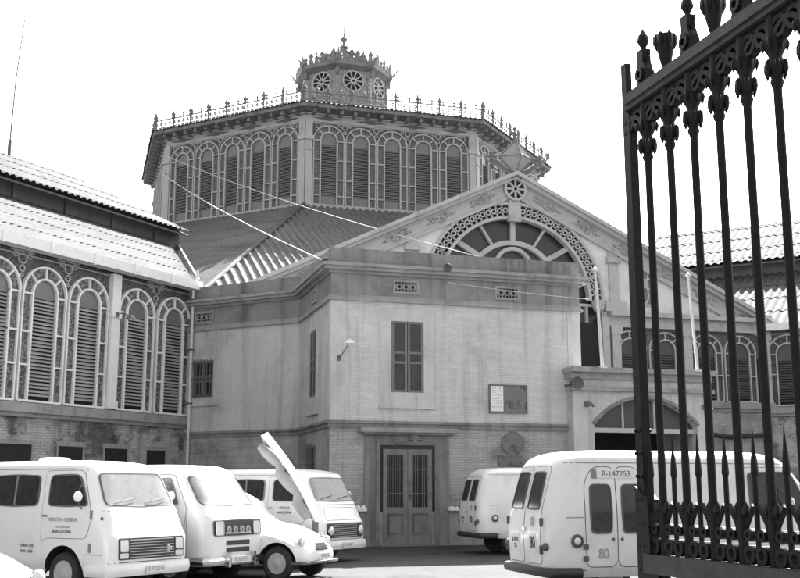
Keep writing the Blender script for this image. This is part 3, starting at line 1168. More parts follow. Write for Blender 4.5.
def casement(m4, x0, x1, z0, z1, surround, leaves=2, dark=0.2, bars=0, name='window'):
    gl = MB()
    gl.m = m4
    gl.box(x0, x1, -0.012, 0.05, z0, z1)
    go = gl.build(name, M['glass'], an_)
    f = MB()
    f.m = m4
    wl_ = (x1 - x0) / leaves
    t = 0.07
    for i in range(leaves):
        a_, b_ = x0 + i * wl_ + 0.012, x0 + (i + 1) * wl_ - 0.012
        f.box(a_, a_ + t, -0.04, -0.008, z0, z1)
        f.box(b_ - t, b_, -0.04, -0.008, z0, z1)
        for z in (z0, z1 - t, z0 + (z1 - z0) * 0.40, z0 + (z1 - z0) * 0.54):
            f.box(a_ + t, b_ - t, -0.036, -0.008, z, z + t)
    f.build('sash', M['woodlight'], go)
    if surround:
        s_ = MB()
        s_.m = m4
        w1, wt, wb = surround
        s_.box(x0 - w1, x0, -0.045, 0.05, z0 - wb, z1 + wt)
        s_.box(x1, x1 + w1, -0.045, 0.05, z0 - wb, z1 + wt)
        s_.box(x0, x1, -0.045, 0.05, z1, z1 + wt)
        s_.box(x0, x1, -0.045, 0.05, z0 - wb, z0)
        s_.box(x0 - w1 - 0.05, x1 + w1 + 0.05, -0.10, 0.03, z0 - wb - 0.06, z0 - wb)
        s_.build('surround', M['render'], go)
    if bars:
        k_ = MB()
        k_.m = m4
        for i in range(bars):
            x = x0 + (i + 0.5) * (x1 - x0) / bars
            k_.tube([(x, -0.13, z0 - 0.04), (x, -0.13, z1 + 0.04)], 0.014, 6)
        for z in (z0 + 0.1, (z0 + z1) / 2, z1 - 0.1):
            k_.box(x0 - 0.05, x1 + 0.05, -0.145, -0.115, z - 0.015, z + 0.015)
        k_.build('window_bars', M['irondark'], go)
    return go


casement(FC, -0.34, 0.67, 4.46, 6.60, (0.34, 0.38, 0.42))
casement(FBm, 1.85, 2.75, 4.45, 6.55, (0.25, 0.12, 0.5))
casement(FA, 0.35, 1.25, 4.80, 6.10, (0.2, 0.2, 0.25), bars=6)
casement(FBm, 1.9, 2.7, 1.85, 2.95, None, bars=5)


def vent(m4, x, z, w_=0.34, h_=0.145):
    v_ = MB()
    v_.m = m4
    v_.box(x - w_, x + w_, -0.028, 0.05, z - h_, z + h_)
    vo = v_.build('vent', M['inner'], an_)
    k_ = MB()
    k_.m = m4
    for i in (-1, 0, 1):
        k_.arc(x + i * 0.21, z, 0.055, 0.085, 0, 360, 12, -0.045, -0.02)
        for s in (-1, 1):
            k_.bar((x + i * 0.21 + s * 0.105 - 0.06, z - h_), (x + i * 0.21 + s * 0.105 + 0.06, z + h_), 0.025, -0.04, -0.02)
            k_.bar((x + i * 0.21 + s * 0.105 + 0.06, z - h_), (x + i * 0.21 + s * 0.105 - 0.06, z + h_), 0.025, -0.04, -0.02)
    k_.build('vent_grille', M['bandlight'], vo)
    f_ = MB()
    f_.m = m4
    for a_, b_, c_, d_ in ((-w_ - 0.07, w_ + 0.07, h_, h_ + 0.07), (-w_ - 0.07, w_ + 0.07, -h_ - 0.07, -h_), (-w_ - 0.07, -w_, -h_, h_), (w_, w_ + 0.07, -h_, h_)):
        f_.box(x + a_, x + b_, -0.05, 0.04, z + c_, z + d_)
    f_.build('vent_frame', M['bandlight'], vo)


vent(FC, 0.12, 7.66)
vent(FC, 3.42, 7.64)
vent(FA, 0.75, 7.64)
vent(FBm, 2.3, 7.66)

# double door
df = MB()
df.box(-0.69, 0.99, -0.03, 0.1, 0.0, 2.90)
do = df.build('door', M['glass'], an_)
dl = MB()
for s, x0, x1 in ((0, -0.60, 0.145), (1, 0.155, 0.90)):
    dl.box(x0, x0 + 0.13, -0.09, -0.02, 0.04, 2.78)
    dl.box(x1 - 0.13, x1, -0.09, -0.02, 0.04, 2.78)
    for z0, z1 in ((0.04, 0.30), (0.92, 1.10), (2.62, 2.78)):
        dl.box(x0 + 0.13, x1 - 0.13, -0.09, -0.02, z0, z1)
    dl.box(x0 + 0.13, x1 - 0.13, -0.06, -0.02, 0.30, 0.92)
    dl.box(x0 + 0.20, x1 - 0.20, -0.08, -0.055, 0.38, 0.84)
dl.build('door_leaf', M['wood'], do)
dg_ = MB()
for x0 in (-0.47, 0.285):
    for i in range(7):
        x = x0 + 0.035 + i * 0.07
        dg_.tube([(x, -0.065, 1.10), (x, -0.065, 2.62)], 0.010, 6)
    for z in (1.5, 2.2):
        dg_.box(x0, x0 + 0.49, -0.072, -0.058, z - 0.01, z + 0.01)
dg_.build('door_grille', M['wood'], do)
dh = MB()
dh.lathe([(0.01, -0.03), (0.04, -0.02), (0.05, 0), (0.04, 0.02), (0.01, 0.03)], 10, (0.22, -0.13, 1.45))
dh.box(0.19, 0.25, -0.1, -0.085, 1.3, 1.6)
dh.build('door_handle', M['irondark'], do)
dfr = MB()
dfr.box(-0.82, -0.69, -0.10, 0.05, 0, 3.02)
dfr.box(0.99, 1.12, -0.10, 0.05, 0, 3.02)
dfr.box(-0.69, 0.99, -0.10, 0.05, 2.90, 3.02)
dfr.box(-0.69, 0.99, -0.25, 0.05, 0.0, 0.035)
dfr.build('door_frame', M['wood'], do)
dpi = MB()
dpi.box(-1.15, -0.82, -0.07, 0.05, 0, 3.25)
dpi.box(1.12, 1.45, -0.07, 0.05, 0, 3.25)
dpi.box(-0.82, 1.12, -0.07, 0.05, 3.02, 3.25)
dpi.build('door_surround', M['band'], an_)
dsl = MB()
dsl.box(-1.35, 1.65, -0.42, 0.05, 3.26, 3.385)
dsl.box(-1.25, 1.55, -0.28, 0.05, 3.20, 3.26)
dsl.build('door_canopy_slab', M['bandlight'], an_)


def world(m4, p):
    return Matrix.Translation(P0) @ Matrix.Rotation(RZF, 4, 'Z') @ m4 @ Vector(p)


def wall_lamp(name, label, p, rz, arm, shade_r, mt, group=None):
    t = thing(name, label, 'lamp', p, rz, group)
    a_ = MB()
    a_.box(-0.05, 0.05, -0.03, 0.0, -0.08, 0.08)
    a_.tube(arm, 0.016, 6)
    a_.build('bracket', M['irondark'], t)
    e = arm[-1]
    s_ = MB()
    s_.lathe([(0.03, 0.10), (0.05, 0.09), (shade_r * 0.6, 0.04), (shade_r, -0.04), (shade_r * 0.97, -0.045), (0.06, 0.0)], 16, e)
    s_.build('shade', mt, t, smooth=40)
    u = MB()
    u.lathe([(0.01, -0.10), (0.04, -0.08), (0.05, -0.04), (0.03, 0.02)], 10, e)
    u.build('bulb', M['white'], t, smooth=60)
    return t


wall_lamp('wall_lamp', 'white shaded lamp on a thin arm high on the pale brick wall', world(FC, (-1.95, -0.025, 5.42)), RZF, [(0, -0.02, 0), (0.1, -0.28, 0.18), (0.22, -0.42, 0.42)], 0.19, M['white'])
wall_lamp('wall_lamp', 'dark enamel lamp right above the double door', world(FC, (0.15, -0.30, 3.16)), RZF, [(0, -0.0, 0.0), (0, -0.2, 0.02), (0.05, -0.4, -0.10)], 0.2, M['irondark'])
wall_lamp('wall_lamp', 'dark shaded lamp on the porch wall between the loudspeaker horn and the arch', world(FC, (5.78, -0.46, 4.2)), RZF, [(0, -0.02, 0.05), (0, -0.18, 0.1), (0.0, -0.32, -0.05)], 0.15, M['irondark'])
wall_lamp('wall_lamp', 'dark shaded lamp on the porch wall seen between the gate bars beside the arch', world(FC, (9.92, -0.46, 4.2)), RZF, [(0, -0.02, 0.05), (0, -0.18, 0.1), (0.0, -0.32, -0.05)], 0.15, M['irondark'])
LWM = Matrix.Translation(LI) @ Matrix.Rotation(R(61.5), 4, 'Z')
wall_lamp('wall_lamp', 'dark lamp bracketed on the white pillar between arched windows of the wing', LWM @ Vector((-3.95, -0.2, 7.25)), R(61.5), [(0, 0, 0), (0.02, -0.3, 0.05), (0.1, -0.5, -0.12)], 0.17, M['irondark'])
wall_lamp('wall_lamp', 'round lamp on the stained brick wall above the lettered van', LWM @ Vector((-7.75, 0.0, 3.3)), R(61.5), [(0, 0, 0), (0, -0.15, 0.02), (0.0, -0.22, -0.02)], 0.19, M['band'])
hr = thing('loudspeaker_horn', 'dark horn loudspeaker under the porch ledge where it meets the annex', 'loudspeaker', world(FC, (5.30, -0.52, 4.80)), RZF)
h_ = MB()
h_.lathe([(0.05, -0.05), (0.07, -0.2), (0.11, -0.32), (0.2, -0.42), (0.2, -0.44), (0.1, -0.36)], 14, (0, 0, 0), 'y')
h_.build('horn', M['seam'], hr, smooth=40)
h_ = MB()
h_.box(-0.06, 0.06, -0.06, 0.06, -0.1, 0.1)
h_.box(-0.03, 0.03, 0.0, 0.45, -0.03, 0.03)
h_.build('bracket', M['seam'], hr)
# small fittings on the parapet
for (u_, n_, z_, lb) in ((-2.3, 0.55, 8.35, 'small dark floodlight at the corner of the parapet'), (1.28, -0.42, 8.22, 'small dark floodlight under the parapet by the fanlight')):
    fl = thing('floodlight', lb, 'lamp', world(FC, (u_, n_, z_)), RZF)
    h_ = MB()
    h_.lathe([(0.06, 0.1), (0.09, -0.05), (0.14, -0.16), (0.13, -0.17), (0.05, -0.05)], 12, (0, 0, 0), 'y')
    h_.build('reflector', M['irondark'], fl, smooth=40)
    h_ = MB()
    h_.tube([(0, 0.3 if n_ < 0 else 0.2, -0.05), (0, 0.05, -0.02)], 0.025, 6)
    h_.tube([(0, 0.05, -0.02), (0, 0.0, 0.1)], 0.03, 6)
    h_.build('bracket', M['irondark'], fl)

# notice board, disc sign, crossboard
nb = thing('notice_board', 'dark worn notice board with a white printed sheet pasted on one end', 'notice board', world(FC, (3.4, 0, 4.34)), RZF)
x0, x1, z0, z1 = -0.60, 0.58, -0.41, 0.41
h_ = MB()
h_.box(x0, x1, -0.05, -0.002, z0, z1)
h_.build('board', M['board'], nb)
h_ = MB()
h_.box(x0 - 0.04, x0, -0.08, 0, z0 - 0.03, z1 + 0.03)
h_.box(x1, x1 + 0.03, -0.07, 0, z0 - 0.03, z1 + 0.03)
h_.box(x0, x1, -0.075, 0, z1, z1 + 0.03)
h_.box(x0, x1, -0.07, 0, z0 - 0.03, z0)
h_.build('frame', M['board'], nb)
h_ = MB()
h_.box(x0 + 0.02, x0 + 0.42, -0.056, -0.051, z0 + 0.03, z1 - 0.02)
sh = h_.build('notice_sheet', M['paper'], nb)
h_ = MB()
random.seed(3)
for i in range(11):
    z = z1 - 0.09 - i * 0.063
    x = x0 + 0.06
    while x < x0 + 0.37:
        l_ = random.uniform(0.02, 0.06)
        if random.random() < 0.75:
            h_.box(x, min(x + l_, x0 + 0.39), -0.0585, -0.0562, z - 0.011, z + 0.011)
        x += l_ + 0.015
h_.build('print_lines', M['faintink'], sh)
ds = thing('round_sign', 'round dark tin sign on the brick wall beside the rear of the far van', 'sign', world(FC, (3.52, 0, 3.0)), RZF)
h_ = MB()
h_.lathe([(0.34, 0.0), (0.36, -0.02), (0.36, -0.05), (0.33, -0.055), (0.32, -0.045)], 32, (0, 0, 0), 'y')
h_.build('disc', M['board'], ds, smooth=40)
tb = thing('low_board', 'dark rectangular board under the round tin sign', 'board', world(FC, (3.42, 0, 2.46)), RZF)
h_ = MB()
h_.box(-0.38, 0.38, -0.05, -0.002, -0.15, 0.15)
h_.build('board', M['board'], tb)
h_ = MB()
h_.box(-0.40, 0.40, -0.065, 0.0, 0.15, 0.18)
h_.build('frame', M['wood'], tb)
# crumpled sacks on the plinth beside the door
for lb, u_ in (('white crumpled sacks on the plinth between the door and the round-cornered van', 1.75), ('pale crumpled rags on the plinth between the door and the snub-nosed van', -1.45)):
    h_ = MB()
    for i in range(4):
        cx0, rr = (i - 1.5) * 0.17, random.uniform(0.07, 0.12)
        h_.lathe([(0.01, -0.0), (rr * 1.1, 0.01), (rr * 1.2, rr * 0.6), (rr * 0.8, rr * 1.1), (rr * 0.3, rr * 1.3 + 0.02 * i), (0.01, rr * 1.35)], 9, (cx0, random.uniform(-0.02, 0.02), 0))
    o = h_.build('sack_pile', M['paper'], None, smooth=50, loc=world(FC, (u_, -0.13, 0.985)), rz=RZF)
    tag(o, lb, 'sacks')

# downpipe in the re-entrant corner
dpv = thing('downpipe', 'pale downpipe in the corner between the wing and the pale brick building', 'drainpipe', LWM @ Vector((-0.27, -0.30, 0)), R(61.5))
h_ = MB()
h_.tube([(0, 0, 0.1), (0, 0, 8.7), (0.0, -0.12, 8.95), (0.0, -0.15, 9.35)], 0.055, 10)
h_.build('pipe', M['pole'], dpv, smooth=50)
h_ = MB()
for z in (1.5, 4.6, 6.5, 8.3):
    h_.box(-0.08, 0.08, -0.075, 0.24, z - 0.03, z + 0.03)
h_.build('clamp', M['irondark'], dpv)

# flagpoles on the porch ledge
for lb, p_, q_2 in (('white leaning flagpole on the porch ledge in front of the arched fanlight', (6.28, -0.7, 5.3), (5.98, -1.0, 8.28)),
                    ('white flagpole on the porch ledge seen through the gate bars', (9.62, -0.7, 5.3), (9.42, -0.75, 8.35))):
    fp = thing('flagpole', lb, 'flagpole', world(FC, p_), RZF)
    h_ = MB()
    d = Vector(q_2) - Vector(p_)
    h_.tube([(0, 0, 0), d * 0.5, d], [0.052, 0.046, 0.036], 10)
    h_.build('pole', M['pole'], fp, smooth=50)
    h_ = MB()
    h_.lathe([(0.02, 0), (0.09, 0.05), (0.06, 0.12), (0.01, 0.16)], 10, d)
    h_.build('pole_cap', M['pole'], fp)
    h_ = MB()
    h_.box(-0.12, 0.12, -0.1, 0.1, -0.0, 0.06)
    h_.build('pole_foot', M['pole'], fp)
# mast on the left roof
ms = thing('roof_mast', 'thin whip aerial on the ridge of the zinc wing roof', 'aerial', LWM @ Vector((4.15, 14.8, 17.1)), R(61.5))
h_ = MB()
h_.tube([(0, 0, -0.1), (0, 0, 0.9)], 0.09, 8)
h_.build('base', M['irondark'], ms)
h_ = MB()
h_.tube([(0, 0, 0.9), (0.1, 0.0, 4.0), (0.4, 0.0, 7.4)], [0.04, 0.032, 0.024], 6)
h_.build('whip', M['irondark'], ms)


# overhead cables
def cable(label, a_, b_, sag, r=0.016):
    h_ = MB()
    a_, b_ = Vector(a_), Vector(b_)
    pts = []
    for i in range(25):
        f = i / 24
        p = a_.lerp(b_, f)
        p.z -= sag * 4 * f * (1 - f)
        pts.append(p - a_)
    h_.tube(pts, r, 6)
    o = h_.build('overhead_cable', M['wire'], None, smooth=60, loc=a_)
    tag(o, label, 'cable', 'overhead cables')
    return o


k0 = OC - NN * 13.2 - U * (13.2 * T8) + RA * (2 * 13.2 * T8)
cable('upper pale cable from the octagon to the far end of the parapet', k0 + Vector((0, 0, 22.9 - 0.0)), world(FC, (5.9, -0.36, 8.05)), 0.45)
cable('lower pale cable from the octagon to the corner of the parapet', k0 + Vector((0, 0, 21.6)), world(FC, (-2.4, 0.45, 8.45)), 0.22)
cable('thin slack cable strung along the face of the parapet band', world(FC, (-2.3, 0.40, 8.42)), world(FC, (6.0, -0.5, 7.5)), 0.12, 0.009)
pip = MB()
gm = Matrix.Translation(P0 + U * 8.31 + NN * 11) @ Matrix.Rotation(RZF, 4, 'Z')
pip.tube([gm @ Vector((2.0 + i * 1.0, -0.12, 3.95 + 0.07 * math.sin(i * 2.1))) - (gm @ Vector((2, 0, 0))) for i in range(11)], 0.10, 7)
o = pip.build('service_pipe', M['darkcable'], None, smooth=60, loc=gm @ Vector((2, 0, 0)))
tag(o, 'dark service pipe along the shaded wall behind the gate', 'pipe')


# ------------------------------------------------------------------ vehicles
def rrect(x0, x1, w_, rf, rr, na=6, ns=10, nf=8):
    """plan outline, counter-clockwise from the front right corner; x forward, y left"""
    P = []

    def arcp(cx, cy, rx, ry, a0, a1):
        for i in range(na + 1):
            a_ = R(a0 + (a1 - a0) * i / na)
            P.append((cx + rx * math.cos(a_), cy + ry * math.sin(a_)))

    def seg(p, q, n):
        for i in range(1, n):
            P.append((p[0] + (q[0] - p[0]) * i / n, p[1] + (q[1] - p[1]) * i / n))
    arcp(x1 - rf, -w_ + rf, rf, rf, -90, 0)
    seg(P[-1], (x1, w_ - rf), nf)
    arcp(x1 - rf, w_ - rf, rf, rf, 0, 90)
    seg(P[-1], (x0 + rr, w_), ns)
    arcp(x0 + rr, w_ - rr, rr, rr, 90, 180)
    seg(P[-1], (x0, -w_ + rr), nf)
    arcp(x0 + rr, -w_ + rr, rr, rr, 180, 270)
    seg(P[-1], (x1 - rf, -w_), ns)
    return P


def catmull(levels, n=4):
    """smooth the ring table between given rows"""
    out_ = []
    L_ = len(levels)
    for i in range(L_ - 1):
        p0, p1, p2, p3 = levels[max(i - 1, 0)], levels[i], levels[i + 1], levels[min(i + 2, L_ - 1)]
        for k in range(n):
            t = k / n
            row = []
            for a_, b_, c_, d_ in zip(p0, p1, p2, p3):
                lin = b_ + (c_ - b_) * t
                cr_ = 0.5 * (2 * b_ + (c_ - a_) * t + (2 * a_ - 5 * b_ + 4 * c_ - d_) * t * t + (-a_ + 3 * b_ - 3 * c_ + d_) * t ** 3)
                row.append(0.5 * lin + 0.5 * cr_)
            out_.append(tuple(row))
    out_.append(levels[-1])
    return out_


class Vehicle:
    def __init__(self, name, label, cat, loc, az, group):
        self.root = thing(name, label, cat, (loc[0], loc[1], 0), R(90 - az), group)

    def shell(self, levels, paint, arches, na=0.37, wid=0.34, extra=None):
        mb = MB()
        lv = catmull(levels)
        n = None
        for (z, xr, xf, w_, rf, rr) in lv:
            P = [(x, y, z) for x, y in rrect(xr, xf, w_, rf, rr)]
            n = len(P)
            mb.v += [Vector(p) for p in P]
        k = len(lv)
        for i in range(k - 1):
            for j in range(n):
                mb.f.append([i * n + j, i * n + (j + 1) % n, (i + 1) * n + (j + 1) % n, (i + 1) * n + j])
                mb.mi.append(0)
        mb.f.append(list(range(n - 1, -1, -1)))
        mb.f.append(list(range((k - 1) * n, k * n)))
        mb.mi += [1, 0]
        self.paint = paint
        o = mb.build('body', [paint, M['under']], self.root, smooth=42)
        self.finish(o, arches, na, wid)

    def finish(self, o, arches, na, wid):
        # wheel wells cut out of the shell
        for (x, y, z) in arches:
            c = MB()
            c.lathe([(na, -wid / 2), (na, wid / 2)], 28, (x, y, z), 'y')
            co = c.build('cutter', M['under'])
            co.parent = self.root
            md = o.modifiers.new('b', 'BOOLEAN')
            md.object = co
            md.operation = 'DIFFERENCE'
            md.solver = 'EXACT'
            bpy.context.view_layer.update()
            dg = bpy.context.evaluated_depsgraph_get()
            me = bpy.data.meshes.new_from_object(o.evaluated_get(dg))
            o.modifiers.clear()
            o.data = me
            bpy.data.objects.remove(co)
        me = o.data
        for p in me.polygons:
            c = p.center
            for (x, y, z) in arches:
                if math.hypot(c.x - x, c.z - z) < na * 1.004 and abs(c.y - y) < wid / 2 + 0.002 and (abs(p.normal.y) > 0.9 and abs(abs(c.y - y) - wid / 2) < 0.01 or math.hypot(c.x - x, c.z - z) > na * 0.97 and abs(p.normal.y) < 0.3):
                    p.material_index = len(me.materials) - 1 if len(me.materials) > 1 else 0
        for p in me.polygons:
            p.use_smooth = True
        me.set_sharp_from_angle(angle=R(42))
        self.body = o
        bm = bmesh.new()
        bm.from_mesh(me)
        self.bvh = BVHTree.FromBMesh(bm)
        bm.free()

    def hit(self, view, a_, z):
        if view == 'right':
            r = self.bvh.ray_cast(Vector((a_, -6, z)), Vector((0, 1, 0)))
        elif view == 'left':
            r = self.bvh.ray_cast(Vector((a_, 6, z)), Vector((0, -1, 0)))
        elif view == 'front':
            r = self.bvh.ray_cast(Vector((6, a_, z)), Vector((-1, 0, 0)))
        else:
            r = self.bvh.ray_cast(Vector((-6, a_, z)), Vector((1, 0, 0)))
        if r[0] is None:
            d = {'right': (a_, -0.9, z), 'left': (a_, 0.9, z), 'front': (2, a_, z), 'rear': (-2, a_, z)}[view]
            n_ = {'right': (0, -1, 0), 'left': (0, 1, 0), 'front': (1, 0, 0), 'rear': (-1, 0, 0)}[view]
            return Vector(d), Vector(n_)
        n_ = r[1]
        out_d = {'right': Vector((0, -1, 0)), 'left': Vector((0, 1, 0)), 'front': Vector((1, 0, 0)), 'rear': Vector((-1, 0, 0))}[view]
        if n_.dot(out_d) < 0:
            n_ = -n_
        return r[0], n_

    def round_poly(self, poly, rad=0.06, n=5):
        out_ = []
        L_ = len(poly)
        for i in range(L_):
            a_, b_, c_ = Vector(poly[i - 1]), Vector(poly[i]), Vector(poly[(i + 1) % L_])
            r = min(rad, (a_ - b_).length * 0.45, (c_ - b_).length * 0.45)
            p, q = b_ + (a_ - b_).normalized() * r, b_ + (c_ - b_).normalized() * r
            for k in range(n + 1):
                t = k / n
                out_.append((p * (1 - t) ** 2 + b_ * 2 * t * (1 - t) + q * t * t))
        # densify
        res = []
        for i in range(len(out_)):
            a_, b_ = out_[i], out_[(i + 1) % len(out_)]
            m_ = max(1, int((b_ - a_).length / 0.09))
            for k in range(m_):
                res.append(a_.lerp(b_, k / m_))
        return res

    def panel(self, view, poly, mt, name, off=0.008, rad=0.06, gasket=None, gw=0.022, goff=0.014, parent=None, thick=0.006):
        pts = self.round_poly(poly, rad)
        c = Vector((0, 0))
        for p in pts:
            c += p
        c /= len(pts)
        mb = MB()
        n = len(pts)
        rings = [1, 0.85, 0.6, 0.3]
        h, nr = self.hit(view, *pts[0])
        P = []
        for p in pts:      # edge skirt back to the body
            h, nr = self.hit(view, p[0], p[1])
            P.append(h + nr * (off - thick - 0.004))
        for s in rings:
            for p in pts:
                q = c + (p - c) * s
                h, nr = self.hit(view, q[0], q[1])
                P.append(h + nr * off)
        h, nr = self.hit(view, c[0], c[1])
        P.append(h + nr * off)
        F = []
        for i in range(len(rings)):
            for k in range(n):
                F.append((i * n + k, i * n + (k + 1) % n, (i + 1) * n + (k + 1) % n, (i + 1) * n + k))
        e = len(rings) * n
        for k in range(n):
            F.append((e + k, e + (k + 1) % n, len(P) - 1))
        mb.add(P, F)
        o = mb.build(name, mt, parent or self.root, smooth=40)
        if gasket:
            g_ = MB()
            P, F = [], []
            for p in pts:
                d = (p - c).normalized()
                for s_, of in ((0, off - 0.004), (0, goff), (gw, goff), (gw, 0.0)):
                    q = p + d * s_
                    h, nr = self.hit(view, q[0], q[1])
                    P.append(h + nr * of)
            for k in range(n):
                for j in range(3):
                    F.append((k * 4 + j, ((k + 1) % n) * 4 + j, ((k + 1) % n) * 4 + j + 1, k * 4 + j + 1))
            g_.add(P, F)
            g_.build('gasket', gasket, o, smooth=40)
        return o

    def seam(self, view, line, mt=None, wd=0.012, name='panel_seam', parent=None):
        mb = MB()
        pts = [Vector(p) for p in line]
        res = []
        for a_, b_ in zip(pts[:-1], pts[1:]):
            m_ = max(1, int((b_ - a_).length / 0.08))
            res += [a_.lerp(b_, k / m_) for k in range(m_)]
        res.append(pts[-1])
        P, F = [], []
        for i, p in enumerate(res):
            t = (res[min(i + 1, len(res) - 1)] - res[max(i - 1, 0)]).normalized()
            nn = Vector((-t.y, t.x)) * wd / 2
            for q in (p + nn, p - nn):
                h, nr = self.hit(view, q[0], q[1])
                P.append(h + nr * 0.003)
        for i in range(len(res) - 1):
            F.append((i * 2, i * 2 + 1, i * 2 + 3, i * 2 + 2))
        mb.add(P, F)
        return mb.build(name, mt or M['lightseam'], parent or self.root)

    def text(self, view, s, a_, z, size, mt=None, sx=1.0):
        h, nr = self.hit(view, a_, z)
        rot = nr.to_track_quat('Z', 'Y').to_matrix()
        zax = nr
        yax = Vector((0, 0, 1)) - zax * zax.z
        yax.normalize()
        xax = yax.cross(zax)
        m3 = Matrix((xax, yax, zax)).transposed()
        return text_mesh(s, size, mt or M['ink'], self.root, h + nr * 0.016, m3.to_euler(), sx=sx)

    def wheel(self, x, y, r=0.32, wd=0.19, rim=M['hub'], out_=1):
        mb = MB()
        h = wd / 2
        mb.lathe([(r * 0.55, -h * 0.8), (r * 0.7, -h), (r * 0.92, -h * 0.95), (r, -h * 0.6), (r, h * 0.6), (r * 0.92, h * 0.95), (r * 0.7, h), (r * 0.55, h * 0.8)], 30, (0, 0, 0), 'y')
        o = mb.build('wheel', M['rubber'], self.root, smooth=40, loc=(x, y, r))
        mb = MB()
        s = -1 if y < 0 else 1
        mb.lathe([(r * 0.62, s * h * 0.9), (r * 0.60, s * h * 0.97), (r * 0.52, s * h * 0.8), (r * 0.35, s * h * 0.72), (r * 0.30, s * h * 0.95), (r * 0.2, s * h * 1.08), (r * 0.01, s * h * 1.1)], 24, (0, 0, 0), 'y')
        mb.build('rim', rim, o, smooth=30)
        return o

    def mirror(self, x, y, z, s=-1, h=0.2, arm=True):
        mb = MB()
        mb.m = Matrix.Translation((x, y, z))
        mb.lathe([(0.02, 0.025), (0.07, 0.02), (0.085, 0.0), (0.085, -0.012), (0.01, -0.015)], 14, (0.06, s * 0.17, 0), 'x')
        mb.m = Matrix.Identity(4)
        o = mb.build('wing_mirror', M['white'], self.root, smooth=40)
        o.scale = (1, 1, 1)
        a_ = MB()
        a_.tube([(x - 0.02, y + 0.0, z + h), (x + 0.04, y + s * 0.12, z + h * 0.7), (x + 0.05, y + s * 0.17, z)], 0.010, 6)
        a_.tube([(x - 0.02, y + 0.0, z - h), (x + 0.04, y + s * 0.12, z - h * 0.7), (x + 0.05, y + s * 0.17, z)], 0.010, 6)
        a_.build('mirror_arm', M['seam'], o)

    def bumper(self, x, w_, z0, z1, mt, wrap=0.35, t=0.09, name='bumper', plate=None, rear=False):
        mb = MB()
        s = -1 if rear else 1
        for sy in (1,):
            pts = [(x - s * wrap, -w_), (x - s * 0.06, -w_), (x, -w_ + 0.10), (x + s * 0.02, 0), (x, w_ - 0.10), (x - s * 0.06, w_), (x - s * wrap, w_)]
        P, F = [], []
        n = len(pts)
        zm = (z0 + z1) / 2
        for i, (px, py) in enumerate(pts):
            a_, b_ = pts[max(i - 1, 0)], pts[min(i + 1, n - 1)]
            d = Vector((b_[0] - a_[0], b_[1] - a_[1])).normalized()
            nn = Vector((d.y, -d.x)) * (1 if not rear else -1)
            prof = [(0, z0), (t * 0.75, z0 + 0.01), (t, zm - 0.02), (t, zm + 0.02), (t * 0.75, z1 - 0.01), (0, z1)]
            for o_, z in prof:
                P.append((px + nn.x * (o_ - t * 0.6), py + nn.y * (o_ - t * 0.6), z))
        for i in range(n - 1):
            for k in range(6):
                F.append((i * 6 + k, i * 6 + (k + 1) % 6, (i + 1) * 6 + (k + 1) % 6, (i + 1) * 6 + k))
        F += [list(range(6)), list(range((n - 1) * 6, n * 6))]
        mb.add(P, F)
        return mb.build(name, mt, self.root, smooth=35)


def headlight_round(v, x, y, z, r, d=0.10):
    mb = MB()
    mb.lathe([(r * 0.4, -d), (r * 0.9, -d * 0.5), (r * 1.08, -0.01), (r * 1.08, 0.02), (r * 0.98, 0.022)], 20, (x, y, z), 'x')
    o = mb.build('headlight', M['chrome'], v.root, smooth=40)
    mb = MB()
    mb.lathe([(r * 0.98, 0.018), (r * 0.8, 0.04), (r * 0.4, 0.055), (r * 0.01, 0.06)], 20, (x, y, z), 'x')
    mb.build('lens', M['lamp'], o, smooth=40)


VG = 'vans parked along the wing wall'


